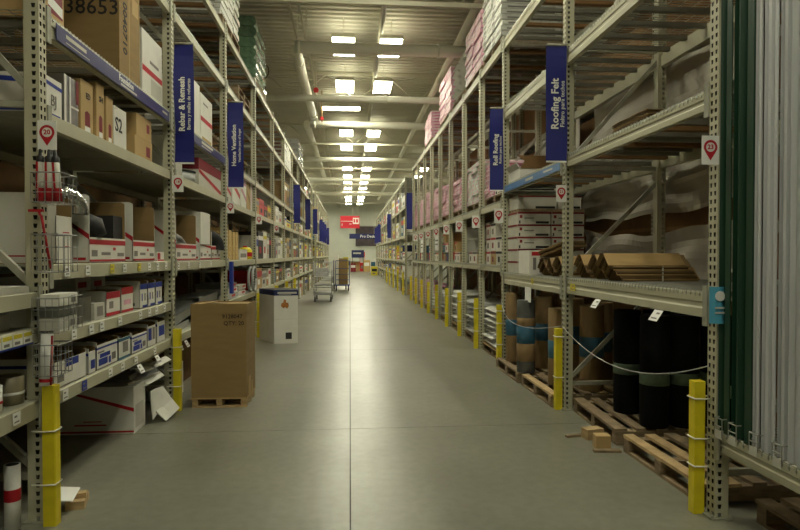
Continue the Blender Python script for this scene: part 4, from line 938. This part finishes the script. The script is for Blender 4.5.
for k, (x, y, lab) in enumerate(((2.58, 5.40, 'black roofing roll with green band, left of the dark rolls'), (2.60, 4.93, 'black roofing roll with green band, front middle of dark rolls'), (2.86, 4.92, 'black roofing roll with green band, right behind the rope'), (2.84, 5.36, 'black roofing roll with green band, second row left'), (3.08, 5.30, 'black roofing roll at back of the dark rolls, left'), (3.13, 4.90, 'black roofing roll at back of the dark rolls, middle'), (2.98, 4.45, 'black roofing roll nearest the panel rack'))):
    roll(lab, x, y, 0.122, 0.95, blk())
kr = [(0, 1, BROWNP), (0.36, 0.58, TEALB)]
kg = [(0, 1, GREYFELT), (0.14, 0.36, BROWNP), (0.36, 0.58, TEALB), (0.58, 0.68, BROWNP)]
roll('kraft roll with teal band seen past second right post', 2.62, 6.32, 0.13, 0.92, kr)
roll('kraft roll with teal band far left in the right rack', 2.24, 8.12, 0.095, 0.94, kr, tilt=-0.01)
roll('grey roll with kraft and teal wrap nearest the aisle', 2.20, 7.36, 0.115, 0.90, kg)
roll('kraft roll with teal band between grey roll and yellow guard', 2.50, 7.62, 0.125, 0.92, kr)
roll('plain kraft roll beside second right yellow guard', 2.36, 6.62, 0.12, 0.86, [(0, 1, BROWNP), (0.3, 0.5, TEALB)])
roll('kraft roll at back of the right rack, left', 2.72, 8.1, 0.12, 0.92, kr)
roll('kraft roll at back of the right rack, middle', 2.80, 7.3, 0.12, 0.92, kr)
roll('kraft roll at back of the right rack, right', 2.90, 6.7, 0.12, 0.92, kr)
roll('slim dark roll between the kraft rolls', 2.36, 7.9, 0.05, 0.98, [(0, 1, GREYFELT)])
# ropes swagged between posts
def rope(label, a, b, sag, out=0.0):
    a, b = Vector(a), Vector(b)
    pts = [a.lerp(b, k / 20) - Vector((out * 4 * (k / 20) * (1 - k / 20), 0, sag * 4 * (k / 20) * (1 - k / 20))) for k in range(21)]
    O('rope', MB().tube([p - a for p in pts], 0.0038, 6), [BAGG], None, a, label=label, cat='rope')
rope('thin pale rope swagged before the black rolls', (2.185, 6.0, 0.86), (2.19, 3.50, 0.92), 0.21)
rope('thin pale rope swagged before the kraft rolls', (2.185, 8.5, 0.97), (2.185, 6.08, 0.86), 0.16, 0.16)
# vertical panels at right edge
def long_panel(label, y0, y1, x, m, zb, ribs, lean, depth=0.05):
    """long profiled strip standing upright, ribs facing the aisle"""
    W = y1 - y0; prof = []
    n = ribs
    for k in range(n):
        a = W * k / n; d = W / n
        prof += [(0, a), (0, a + d * 0.45), (depth, a + d * 0.6), (depth, a + d * 0.85)]
    prof.append((0, W))
    back = [(p[0] + 0.006, p[1]) for p in prof[::-1]]
    o = O('corrugated_roofing', MB().prism(prof + back, 'z', 0, 3.0), [m], None, (x, y0, zb), 0, label, 'panel', 'upright panels at right edge')
    o.rotation_euler = (lean, lean * 0.6, 0)
GP = [(3.32, 3.425, 2.205, 0.545, 1), (3.245, 3.318, 2.218, 0.545, 1), (3.125, 3.243, 2.203, 0.545, 1), (3.15, 3.40, 2.30, 0.545, 2)]
for k, (a, b, x, z, r) in enumerate(GP):
    long_panel('dark green upright roofing panel, %s' % ['leftmost by the rack post', 'second from the rack post', 'nearest the white panels', 'behind the other green ones'][k], a, b, x, GREENP, z, r, 0.0, [0.03, 0.04, 0.03, 0.05][k])
WP = [(3.075, 3.123, 2.212, 1), (3.05, 3.073, 2.225, 1), (2.95, 3.05, 2.21, 2), (2.85, 2.95, 2.225, 2), (2.74, 2.85, 2.21, 1), (2.62, 2.74, 2.225, 2)]
for k, (a, b, x, r) in enumerate(WP):
    long_panel('white upright roofing panel, %s from the green panels' % ORD[k], a, b, x, GREYP, 0.545, r, 0.0, [0.025, 0.03, 0.02, 0.035, 0.02, 0.03][k])
# wire dividers on the panel beam
for k, y in enumerate((3.33, 3.2, 3.02, 2.84)):
    O('wire_divider', MB().wires([((0, 0, 0), (0, 0, 0.09)), ((0, 0, 0.09), (0.03, 0, 0.09)), ((0, 0.07, 0.09), (0.03, 0.07, 0.09)), ((0, 0.07, 0), (0, 0.07, 0.09)), ((0, 0, 0.09), (0, 0.07, 0.09)), ((0, 0, 0.045), (0, 0.07, 0.045))], 0.004).box(-0.002, 0.005, -0.03, 0.0, 0.065, 0.02, 1), [WIRE, GREYW], None, (2.17, y, 0.545), label='small wire divider clip on the panel beam, %s from the post' % ORD[k], cat='clip', group='divider clips on the panel beam')
# teal tag on the right front post
t = T('post_tag', 'teal paper tag with pale disc on right front post', 'tag', (2.165, 3.43, 1.19))
mb = MB(); n = 8
for i in range(n):
    a0, a1 = i / n, (i + 1) / n
    def X(a): return -0.02 + 0.10 * a
    def Yv(a): return -0.03 + 0.025 * (2 * a - 1) ** 2
    mb.poly([(X(a0), Yv(a0), 0), (X(a1), Yv(a1), 0), (X(a1), Yv(a1), 0.22), (X(a0), Yv(a0), 0.22)], 0, True)
O('sheet', mb, [TEALT], t)
O('disc', MB().tube([(0.03, -0.036, 0.165), (0.03, -0.031, 0.165)], 0.03, 16), [PAPER], t)
O('print_lines', MB().box(0.0, -0.034, 0.06, 0.06, -0.032, 0.07).box(0.0, -0.034, 0.09, 0.06, -0.032, 0.1), [GREYW], t)
# plastic sheeting behind the right rack
def tarp(label, y0, y1, x, ztop, zbot, sag_t, sag_b, seed, folds=0.03):
    r = random.Random(seed); nu, nv = 36, 10; mb = MB(); P = []
    ph = [r.uniform(0, 6) for _ in range(5)]
    for j in range(nv + 1):
        row = []
        for i in range(nu + 1):
            u, v = i / nu, j / nv
            zt = ztop - sag_t * 4 * u * (1 - u); zb = zbot - sag_b * 4 * u * (1 - u)
            wv = folds * (math.sin(u * 9 + v * 5 + ph[0]) + 0.6 * math.sin(u * 23 - v * 9 + ph[1]) + 0.5 * math.sin(v * 14 + u * 6 + ph[2]))
            row.append((wv, (y1 - y0) * u, zb + (zt - zb) * v + 0.02 * math.sin(u * 17 + ph[3])))
        P.append(row)
    for j in range(nv):
        for i in range(nu): mb.poly([P[j][i], P[j][i+1], P[j+1][i+1], P[j+1][i]], 0, True)
    O('plastic_sheeting', mb, [TARPM], None, (x, y0, 0), label=label, cat='sheeting')
tarp('grey plastic sheeting hung behind the upper right shelf', 4.6, 8.1, 3.36, 3.62, 2.68, 0.02, 0.03, 1, 0.018)
tarp('grey plastic sheeting strip above the see-through gap at right', 4.9, 8.4, 3.36, 2.55, 2.10, 0.02, 0.06, 2)
tarp('sagging grey plastic sheeting below the gap at right', 4.9, 8.4, 3.35, 1.95, 1.30, 0.12, 0.1, 3, 0.035)
tarp('pale plastic sheeting behind the flat brown carton', 8.55, 10.6, 3.36, 3.6, 2.5, 0.03, 0.0, 4, 0.015)
# kraft folded stacks
KT = [BROWNP, mat('kraft_pale', (158, 130, 84), 0.85, 0, 0.14, 5, 0.05, (1, 6, 1)), mat('kraft_deep', (98, 76, 46), 0.85, 0, 0.14, 5, 0.05, (1, 6, 1))]
def kraft_stack(label, x0, L, y, z, n, hw=0.13, drop=0.10, step=0.018, rz=0.0, strap=True, flat=False, seed=0):
    r = random.Random(seed)
    t = T('kraft_stack', label, 'cardboard', (x0, y, z), rz, 'folded kraft stacks')
    ft = 0.03
    if flat:
        me = [cached(('flatsheet', L, hw, q), lambda: MB().prism([(-hw, 0), (-hw * .5, 0.006), (0, 0), (hw * .5, 0.006), (hw, 0), (hw, 0.008), (hw * .5, 0.014), (0, 0.008), (-hw * .5, 0.014), (-hw, 0.008)], 'x', 0, L).mesh('sheet', [KT[q]])) for q in range(3)]
    else:
        me = [cached(('vsheet', L, hw, drop, q), lambda: MB().prism([(-hw, 0), (-ft, drop), (ft, drop), (hw, 0), (hw, 0.008), (ft, drop + 0.008), (-ft, drop + 0.008), (-hw, 0.008)], 'x', 0, L, 0, 1, 1).mesh('sheet', [KT[q], BROWND])) for q in range(3)]
    for k in range(n):
        O('sheet', me[k * 7 % 3], None, t, (r.uniform(-0.015, 0.015) - (0.0 if flat else 0.012 * k), r.uniform(-0.006, 0.006), k * step))
    if strap:
        h = n * step + (0.01 if flat else drop)
        O('strap', MB().box(L * 0.5, -hw * 0.1 if not flat else -hw, h, L * 0.5 + 0.025, hw * 0.1 if not flat else hw, h + 0.004), [TIE], t)
        O('strap_end', MB().box(L * 0.5, -hw - 0.004, 0, L * 0.5 + 0.012, -hw, h * (0.55 if not flat else 1)), [TIE], t)
    return t
kraft_stack('long brown folded kraft stack nearest on right shelf', 2.30, 0.68, 5.02, 1.372, 11, step=0.0135, seed=1)
kraft_stack('brown folded kraft stack second from the front', 2.31, 0.75, 5.35, 1.372, 8, seed=2, strap=False)
kraft_stack('brown folded kraft stack beside the second right post', 2.30, 0.7, 5.68, 1.372, 8, seed=3, strap=False)
kraft_stack('brown folded kraft stack left of the second right post', 2.32, 0.28, 6.32, 1.352, 8, seed=4, strap=False, rz=0.1)
kraft_stack('brown folded kraft stack among striped cartons, middle', 2.33, 0.26, 6.65, 1.352, 7, seed=5, strap=False, rz=-0.1)
kraft_stack('brown folded kraft stack among striped cartons, far', 2.34, 0.25, 6.98, 1.352, 7, seed=6, strap=False, rz=0.08)
KH = kraft_stack('crumpled flat kraft sheets heaped on the folded stacks', 2.32, 0.26, 6.72, 1.60, 5, 0.28, 0, 0.016, 0.25, False, True, 7)
KH.rotation_euler = (-0.22, 0.0, 0.25); KH.location.z += 0.03
kraft_stack('strapped flat kraft sheets on upper right shelf', 2.52, 0.7, 5.25, 2.626, 13, 0.34, 0, 0.017, 0.0, True, True, 8)
# striped cartons in the second right bay
RPR = [('cam', ((0, 0.86), (1, 1)), DRED), ('cam', ((0.55, 0.06), (0.95, 0.24)), INK), ('cam', ((0.06, 0.5), (0.14, 0.75)), DRED), ('cam', ((0.2, 0.45), (0.5, 0.55)), GREYINK), ('cam', ((0.04, 0.05), (0.08, 0.3)), INK), ('aisle', ((0, 0.86), (1, 1)), DRED)]
for rw in range(5):
    for c, (a, b) in enumerate(((2.25, 2.70), (2.72, 3.17))):
        carton('white carton with red top edge, %s row up, %s column' % (ORD[rw], ['aisle side', 'back'][c]), a, b, 7.92 + 0.01 * (rw % 2), 8.42, 1.352 + 0.166 * rw, 1.352 + 0.166 * rw + 0.163, GREYW, RPR, 'R', group='striped cartons in second right bay')
for k in range(3): O('timber_plank', MB().box(-0.46, -0.05, 0, 0.46, 0.05, 0.04), [PLANKD], None, (2.72, 7.98 + 0.15 * k, 2.184), label='flat timber plank above the striped cartons, %s' % ['front', 'middle', 'back'][k], cat='plank', group='planks above striped cartons')
for k, (a, b) in enumerate(((2.26, 2.80), (2.82, 3.14))):
    carton('low pale carton under the pale blue sign beam, %s' % ['left', 'right'][k], a, b, 7.95, 8.4, 2.226, 2.40, [GREYW, WHITE][k], [('cam', ((0.45, 0.02), (0.95, 0.2)), INK), ('cam', ((0, 0.9), (1, 1)), DRED)], 'R')
carton('open white carton with bright red stripe before striped cartons', 2.25, 2.66, 7.4, 7.88, 1.352, 1.66, WHITE, [('cam', ((0.08, 0.78), (1, 0.94)), RED), ('cam', ((0.12, 0.2), (0.22, 0.7)), GREYINK), ('cam', ((0.32, 0.1), (0.5, 0.66)), GREYINK), ('cam', ((0.38, 0.2), (0.48, 0.5)), INK)], 'R')
t = T('flat_carton', 'flat open brown carton above the pale blue sign beam', 'box', (2.50, 7.95, 2.605))
O('tray', MB().box(-0.25, -0.1, 0, 0.25, 0.45, 0.15), [WHITE], t); O('side_panel', MB().prism([(-0.24, 0.15), (0.14, 0.15), (0.30, 0.32), (-0.28, 0.32), (-0.18, 0.25)], 'y', -0.11, -0.10), [CARDD], t); O('flap', MB().prism([(-0.25, 0.15), (-0.30, 0.22), (-0.29, 0.225), (-0.24, 0.155)], 'y', -0.1, 0.4), [WHITE], t)
carton('folded white sign board hanging over kraft rolls', 2.19, 2.2, 7.15, 7.38, 1.02, 1.2, PAPER, (), 'R', name='sign_board', cat='sign')

# ------------------------------------------------------------------ bags and bundles
def bag_mesh(lx, ly, h, m, m2=None):
    def fn():
        mb = MB(); nx, ny = 8, 8
        def P(i, j, sgn):
            u, v = -1 + 2 * i / nx, -1 + 2 * j / ny
            f = (1 - abs(u) ** 5) * (1 - abs(v) ** 5)
            return (u * lx / 2, v * ly / 2, h / 2 + sgn * h / 2 * f ** 0.3)
        for sgn in (1, -1):
            for i in range(nx):
                for j in range(ny):
                    q = [P(i, j, sgn), P(i + 1, j, sgn), P(i + 1, j + 1, sgn), P(i, j + 1, sgn)]
                    mb.poly(q if sgn > 0 else q[::-1], 1 if (m2 and 2 <= j <= 4) else 0, True)
        return mb.mesh('bag', [m] + ([m2] if m2 else []))
    return cached(('bag', lx, ly, h, m.name, m2.name if m2 else ''), fn)
def stacked(label, k, n, c, cols):
    ly = 'bottom' if k == 0 else ('topmost' if k == n - 1 else ORD[k])
    return '%s, %s layer, %s column' % (label, ly, (['near', 'far'] if cols == 2 else ['near', 'middle', 'far'])[c])
def bag_stack(name, label, cat, group, x0, x1, y0, y1, z, layers, cols, h, m, m2=None, seed=0, jit=0.02):
    r = random.Random(seed); ly = (y1 - y0) / cols
    me = bag_mesh(round(x1 - x0, 3), round(ly * 0.97, 3), h * 0.985, m, m2)
    for k in range(layers):
        for c in range(cols):
            O(name, me, None, None, ((x0 + x1) / 2 + r.uniform(-jit, jit), y0 + ly * (c + 0.5) + r.uniform(-jit, jit) * 0.2, z + k * h), label=stacked(label, k, layers, c, cols), cat=cat, group=group)
def bundle_stack(label, group, x0, x1, y0, y1, z, layers, cols, h, mats, seed=0):
    """wrapped rectangular bundles with coloured end bands"""
    r = random.Random(seed); ly = (y1 - y0) / cols
    key = ('bundle', round(ly, 3), h, tuple(m.name for m in mats))
    def fn():
        mb = MB(); w = x1 - x0; e = 0.008
        mb.prism([(-ly*.49, e), (-ly*.49 + e, 0), (ly*.49 - e, 0), (ly*.49, e), (ly*.49, h*.90 - e), (ly*.47 - e, h*.99), (-ly*.47 + e, h*.99), (-ly*.49, h*.90 - e)], 'x', -w / 2, w / 2)
        mb.poly([(-w/2 - .001, ly*.40, h*.1), (-w/2 - .001, ly*.12, h*.1), (-w/2 - .001, ly*.12, h*.85), (-w/2 - .001, ly*.40, h*.85)], 1)
        mb.poly([(-w/2 - .001, ly*-.1, h*.2), (-w/2 - .001, ly*-.42, h*.2), (-w/2 - .001, ly*-.42, h*.4), (-w/2 - .001, ly*-.1, h*.4)], 1)
        mb.poly([(-w*.4, -ly*.49 - .001, h*.2), (w*.4, -ly*.49 - .001, h*.2), (w*.4, -ly*.49 - .001, h*.5), (-w*.4, -ly*.49 - .001, h*.5)], 1)
        for (u0, u1, v0, v1) in ((-.46, .46, .62, .80), (-.46, -.05, .08, .2)):  # white bands paint the highlight lines onto each bundle
            mb.poly([(-w/2 - .0015, ly*u1, h*v0), (-w/2 - .0015, ly*u0, h*v0), (-w/2 - .0015, ly*u0, h*v1), (-w/2 - .0015, ly*u1, h*v1)], 2)
        mb.poly([(-w*.48, -ly*.49 - .0015, h*.62), (w*.48, -ly*.49 - .0015, h*.62), (w*.48, -ly*.49 - .0015, h*.8), (-w*.48, -ly*.49 - .0015, h*.8)], 2)
        return mb.mesh('shingle_bundle', list(mats) + [BAGW])
    me = cached(key, fn)
    for k in range(layers):
        for c in range(cols):
            O('shingle_bundle', me, None, None, ((x0 + x1) / 2 + r.uniform(-0.02, 0.02), y0 + ly * (c + 0.5), z + k * h), r.uniform(-0.004, 0.004), stacked(label, k, layers, c, cols), 'bundle', group)
def skid(label, x0, x1, y0, y1, z, seed=0): return pallet(label, x0, x1, y0, y1, z, PLANKD, 5, 0, 'rack pallets', seed)
# mid level pink stacks
PKW = (PINK, PINKR); WPK = (BAGW, PINK)
for k in range(3, 11):
    a, b = RP[k] + 0.16, RP[k + 1] - 0.06
    skid('timber skid under pink bundles in narrow right bay, %s' % ORD[k - 3], 2.27, 3.15, a, b, 2.402, k)
    if k == 3:
        bundle_stack('white wrapped bundle beside the Roll Roofing banner', 'white bundles in first narrow bay', 2.28, 3.1, a, a + 0.62, 2.54, 4, 2, 0.08, (WHITE, INK), k)
        bundle_stack('pink wrapped bundle stacked in the first narrow right bay', 'pink bundles in first narrow bay', 2.28, 3.1, a + 0.7, b, 2.54, 7, 2, 0.08, PKW, k)
    else:
        bundle_stack('pink wrapped bundle stacked in the %s narrow right bay' % ORD[k - 3], 'pink bundles in %s narrow bay' % ORD[k - 3], 2.28, 3.1, a, b, 2.54, [9, 8, 9, 10, 11, 10, 10][k - 4], 3, 0.08, WPK if k == 4 else PKW, k)
# top level stacks
for lab, grp, a, b, n, mats in (('white and grey wrapped bundle on top of right rack', 'white bundles on right rack top', 8.75, 10.0, 13, (BAGW, GREYINK)), ('rose bundle high on right rack top, before white sacks', 'rose bundles on right rack top', 10.15, 11.55, 12, (PINK, PINKR)),
                                 ('pink bundle high on right rack top, behind white sacks', 'pink bundles on right rack top', 13.25, 14.9, 12, (PINK, PINKR)), ('pink bundle on right rack top, farthest stack', 'far pink bundles on right rack top', 16.4, 17.9, 9, (PINK, PINKR))):
    skid('timber skid under the ' + grp, 2.24, 3.2, a, b, 4.705, int(a))
    bundle_stack(lab, grp, 2.24, 3.15, a, b, 4.845, n, 2, 0.08, mats, int(a))
skid('timber skid under the white sacks on right rack top', 2.24, 3.2, 11.7, 13.1, 4.705, 77)
bag_stack('sack', 'white plastic sack on right rack top between pink stacks', 'bag', 'white sacks on right rack top', 2.24, 3.1, 11.7, 13.1, 4.843, 6, 2, 0.14, BAGW, None, 5)
# grey bags on floor pallets
for k in range(3, 11):
    a, b = RP[k] + 0.12, RP[k + 1] - 0.04
    pallet('wooden pallet under bags in narrow right bay, %s' % ORD[k - 3], 2.24, 3.2, a, b, 0, PLANK, 5, 0, 'pallets under bags', k + 20)
    pk = k >= 8
    bag_stack('cement_bag', '%s bag stacked on floor pallet of %s narrow right bay' % ('pale pink' if pk else 'pale grey', ORD[k - 3]), 'bag', 'bags in %s narrow right bay' % ORD[k - 3], 2.24, 3.0, a, b, 0.137, [7, 7, 8, 7, 6, 7, 7, 7][k - 3], 2, 0.088, PINK if pk else [BAGG, BAGW][k % 2], None, k)
# waist level goods in the narrow bays
for k in range(3, 11):
    a, b = RP[k] + 0.12, RP[k + 1] - 0.05
    r = random.Random(k); y = a; j = 0
    while y < b - 0.2:
        w = min(r.uniform(0.25, 0.45), b - y); n = r.choice([1, 2, 3]) if k < 7 else r.choice([1, 2])
        for q in range(n):
            h = 0.22
            m = r.choice([WHITE, WHITE, GREYW, CARDL] if k < 6 else [WHITE, GREYW, CARDL, REDPLAST, NAVY, TEALB])
            carton('small %s carton on waist shelf of %s narrow right bay, %s pile, %s up' % ({'carton_white': 'white', 'carton_grey_white': 'grey-white', 'cardboard_light': 'tan', 'sprinkler_red': 'red', 'sign_navy': 'navy', 'label_teal': 'teal'}[m.name], ORD[k - 3], ORD[j], ORD[q]), 2.3, 2.75, y, y + w - 0.02, 1.444 + q * (h + 0.004), 1.444 + q * (h + 0.004) + h, m, [('aisle', ((0, 0.8), (1, 0.95)), r.choice([RED, DRED, INK])), ('aisle', ((0.3, 0.2), (0.6, 0.6)), r.choice([INK, GREYINK, DRED]))], 'R', group='cartons on waist shelf of %s narrow bay' % ORD[k - 3])
        y += w; j += 1
for k, (y, z) in enumerate(((14.75, 1.72), (17.9, 1.68))):
    carton('white paper notice hanging before the narrow right bays, %s' % ['right', 'left'][k], 2.185, 2.19, y - 0.02, y + 0.62 - 0.02, z, z + 0.38, PAPER, [('aisle', ((0.1, 0.6), (0.9, 0.7)), GREYINK), ('aisle', ((0.1, 0.35), (0.8, 0.45)), GREYINK)], 'R', name='paper_notice', cat='notice')
# left rack top loads
skid('timber skid under striped bundles on left rack top', -2.8, -1.84, 8.95, 10.35, 4.965, 31)
bundle_stack('white and grey striped bundle high on left rack top', 'striped bundles on left rack top', -2.75, -1.86, 8.95, 10.35, 5.105, 10, 3, 0.08, (BAGW, GREYINK), 31)
pallet('timber pallet seen on left rack upper shelf, empty', -2.85, -1.86, 10.3, 11.5, 4.185, PLANK, 5, 0, 'rack pallets', 41)
pallet('timber pallet on top of the empty pallet on left rack', -2.85, -1.86, 10.3, 11.5, 4.325, PLANKD, 5, 0, 'rack pallets', 42)
def wrapped(label, x0, x1, y0, y1, z, layers, m, h):
    t = T('wrapped_load', label, 'pallet load', ((x0 + x1) / 2, (y0 + y1) / 2, z))
    hx, hy = (x1 - x0) / 2, (y1 - y0) / 2
    for c in (-hx + 0.06, 0, hx - 0.06): O('skid_board', MB().box(c - 0.05, -hy, 0, c + 0.05, hy, 0.12), [PLANKD], t)
    for k in range(layers):
        for c in (-1, 0, 1):
            O('bag', cached(('wbag', round(hx, 2), round(hy, 2), h, m.name), lambda: MB().prism([(-hx + 0.05, 0.01), (hx - 0.05, 0.01), (hx - 0.01, 0.05), (hx, h * 0.5), (hx - 0.02, h - 0.04), (hx - 0.06, h), (-hx + 0.06, h), (-hx, h * 0.5)], 'y', -hy / 3 * 0.98, hy / 3 * 0.98).mesh('bag', [m])), None, t, (0, c * 2 * hy / 3, 0.12 + k * h))
wrapped('green shrink-wrapped bag load on left rack top', -2.8, -1.84, 12.1, 13.55, 4.965, 6, GREENW, 0.205)
wrapped('clear shrink-wrapped load far along left rack top', -2.8, -1.86, 22.4, 24.3, 4.965, 4, mat('wrap_clear', (190, 192, 186), 0.15, 0, 0.2, 10, 0.3, coat=0.8), 0.2)
bundle_stack('white bundle on upper left shelf before the far wrapped load', 'white bundles on upper left shelf', -2.7, -1.86, 17.3, 19.3, 4.185, 6, 3, 0.11, (BAGW, DRED), 33)

# ------------------------------------------------------------------ goods on the farther bays
CMAP = [(WHITE, 'white'), (CARDL, 'tan'), (GREYW, 'grey-white'), (REDPLAST, 'red'), (NAVY, 'navy'), (YPRINT, 'yellow'), (BAGG, 'grey'), (CARD, 'brown'), (DARK, 'black'), (TEALB, 'teal')]
LEVN = {0: 'floor', 1: 'lowest shelf', 2: 'waist shelf', 3: 'head-high shelf', 4: 'upper shelf', 5: 'top shelf'}
def fill(side, y0, y1, zs, baylab, seed, wts, kmax):
    r = random.Random(seed)
    xf = XLF - 0.06 if side == 'L' else XRF + 0.06
    for li, (z, hmax) in enumerate(zs):
        y = y0 + 0.12; cnt = 0
        while y < y1 - 0.2:
            w = min(r.uniform(0.3, 0.7) * kmax, y1 - 0.04 - y)
            if w < 0.12: break
            m, nm = r.choices(CMAP, wts)[0]; h = hmax * r.uniform(0.45, 0.95); d = r.uniform(0.4, 0.7)
            pm = r.choice([RED, GREYINK, BLUE, YPRINT, PAPER])
            pr = [('aisle', ((0, r.uniform(.55, .75)), (1, 0.85)), pm), ('aisle', ((0.2, 0.2), (0.6, 0.45)), r.choice([RED, INK, GREYINK, PAPER]))]
            x0, x1 = (xf - d, xf) if side == 'L' else (xf, xf + d)
            cnt += 1
            carton('%s %s, %s along the %s of %s' % (nm, 'filler_box' if nm in ('navy', 'black', 'grey') else ('pack' if nm in ('red', 'yellow', 'teal') else 'carton'), ORD[cnt - 1], LEVN[li], baylab), x0, x1, y, y + w - 0.02, z + 0.003, z + 0.003 + h, m, pr, side, group='%s, %s goods' % (baylab, LEVN[li]), name={'navy': 'muted_carton', 'black': 'muted_carton', 'grey': 'muted_carton', 'red': 'vivid_carton', 'yellow': 'vivid_carton', 'teal': 'vivid_carton'}.get(nm, 'carton'), cat={'navy': 'filler_box', 'black': 'filler_box', 'grey': 'filler_box', 'red': 'pack', 'yellow': 'pack', 'teal': 'pack'}.get(nm, 'box'))  # all filler cartons; name and category vary with colour only
            y += w
W1 = [5, 4, 4, .7, .6, .6, 2, 3, 2, .5]
for i in range(4, len(LP) - 1):
    fill('L', LP[i], LP[i+1], [(0.0, 0.75), (0.90, 0.45), (1.52, 0.65), (2.43, 0.45), (3.05, 0.85)][:6 if i in (6, 9) else 4] + ([(4.18, 0.5)] if i in (9,) else []), '%s left rack bay' % ORD[i], 100 + i, W1, 1.1 if i < 6 else 1.9)
for i in range(len(LP2) - 1):
    fill('L', LP2[i], LP2[i+1], [(0.0, 0.5), (0.70, 0.6), (1.52, 0.65), (2.43, 0.9), (3.6, 0.9)], '%s left bay past the cross aisle' % ORD[i], 200 + i, W1, 3.2)
for i in range(len(RP2) - 1):
    fill('R', RP2[i], RP2[i+1], [(0.0, 0.5), (0.70, 0.5), (1.4, 0.7), (2.4, 0.95), (3.6, 0.9)], '%s right bay past the cross aisle' % ORD[i], 300 + i, [7, 2, 4, 1, 1, 1, 2, 1, 1, 1], 3.2)
for k, y in enumerate([24.0 + 2.7 * i for i in range(5)]): stake(2.12, y, 0.9, 'yellow rack guard on right past the cross aisle, %s after it' % ORD[k])
# clutter at the end of the aisle
t = T('hanging_sign', 'red hanging sign with white panel above the far aisle end', 'sign', (0.0, 45, 3.6))
O('board', MB().box(-0.72, 0, 0, 0.72, 0.04, 0.92), [SIGNRED], t)
O('white_panel', MB().box(0.22, -0.01, 0.32, 0.66, 0, 0.78), [PAPER], t); O('red_marks', MB().box(0.27, -0.015, 0.42, 0.38, -0.01, 0.68).box(0.45, -0.015, 0.42, 0.6, -0.01, 0.68), [SIGNRED], t)
O('white_line', MB().box(-0.68, -0.01, 0.5, 0.2, 0, 0.54).box(-0.62, -0.01, 0.18, -0.55, 0, 0.34).box(-0.05, -0.01, 0.3, 0.12, 0, 0.34), [PAPER], t)
O('hanger_rod', MB().tube([(-0.6, 0.02, 0.92), (-0.6, 0.02, 3.46)], 0.012, 6), [STEELW], t); O('hanger_rod', MB().tube([(0.6, 0.02, 0.92), (0.6, 0.02, 3.46)], 0.012, 6), [STEELW], t)
t = T('wall_board', 'large dark picture board on the far wall', 'sign', (1.75, 63.9, 2.55))
O('board', MB().box(-1.15, -0.04, 0, 1.15, 0.04, 2.1), [mat('board_dark', (74, 64, 66), 0.7, 0, 0.4, 2)], t); O('edge_frame', MB().box(-1.2, -0.06, 2.1, 1.2, 0.05, 2.18).box(-1.2, -0.06, -0.08, 1.2, 0.05, 0.0), [GREYW], t)
t = T('hanging_sign', 'navy sign reading Pro Desk before the far board', 'sign', (1.1, 50, 2.95))
O('board', MB().box(-1.15, 0, 0, 1.15, 0.05, 0.42), [NAVY], t); text('Pro Desk', 0.32, PAPER, t, (0.35, -0.01, 0.2), (1, 0, 0), (0, 0, 1), bold=0.004)
O('hanger_rod', MB().tube([(-0.9, 0.02, 0.42), (-0.9, 0.02, 4.11)], 0.012, 6), [STEELW], t); O('hanger_rod', MB().tube([(0.9, 0.02, 0.42), (0.9, 0.02, 4.11)], 0.012, 6), [STEELW], t)
t = T('counter_sign', 'navy sign board over the far service counter', 'sign', (0.75, 58, 1.35))
O('board', MB().box(-0.6, 0, 0, 0.6, 0.05, 0.72), [NAVY], t); O('print_bar', MB().box(-0.45, -0.01, 0.35, 0.3, 0, 0.5), [GREYW], t); O('post', MB().box(-0.55, 0.05, -1.35, -0.5, 0.1, 0.7).box(0.5, 0.05, -1.35, 0.55, 0.1, 0.7), [DARK], t)
t = T('service_counter', 'low service counter across the far aisle end', 'counter', (0.9, 59, 0))
O('front_panel', MB().box(-2.6, 0, 0, 2.6, 0.06, 0.95), [CARDL], t); O('worktop', MB().box(-2.7, -0.1, 0.95, 2.7, 0.6, 1.0), [GREYP], t)
for k, (x, y, w, h, m, lab) in enumerate(((-0.4, 57.4, 0.5, 1.4, YPRINT, 'yellow stand at the far aisle end'), (1.6, 57.6, 0.6, 1.1, OSB, 'orange-tan box stack at the far aisle end'), (2.2, 56, 0.5, 0.9, NAVY, 'navy bin at the far aisle end'), (0.3, 57, 0.5, 0.8, DRED, 'dark red bin at the far aisle end'))):
    carton(lab, x - w/2, x + w/2, y, y + w, 0, h, m, [('cam', ((0.1, 0.5), (0.9, 0.8)), PAPER)], 'R', name='display_stand', cat='stand')

for k, (x, y, w, d, z1, m, pm, lab) in enumerate(((-1.0, 54.0, 0.7, 0.6, 1.2, GREYW, RED, 'grey-white stand left at the far aisle end'), (2.1, 54.5, 0.5, 0.5, 1.3, WHITE, TEALB, 'white and teal stand right at the far aisle end'), (-0.9, 50.0, 0.6, 0.6, 0.9, CARDL, RED, 'tan stand nearer on left of the far aisle end'), (1.9, 47.0, 0.5, 0.6, 0.7, YPRINT, INK, 'low yellow stand on right near the far aisle end'), (1.2, 58.6, 0.5, 0.3, 1.9, REDPLAST, PAPER, 'tall red stand before the far counter'), (-0.35, 58.5, 0.9, 0.4, 1.3, GREYP, NAVY, 'wide grey stand before the far counter'))):
    carton(lab, x - w/2, x + w/2, y, y + d, 0, z1, m, [('cam', ((0.1, 0.45), (0.9, 0.75)), pm), ('cam', ((0.2, 0.15), (0.6, 0.3)), GREYINK)], 'R', name='display_stand', cat='stand')
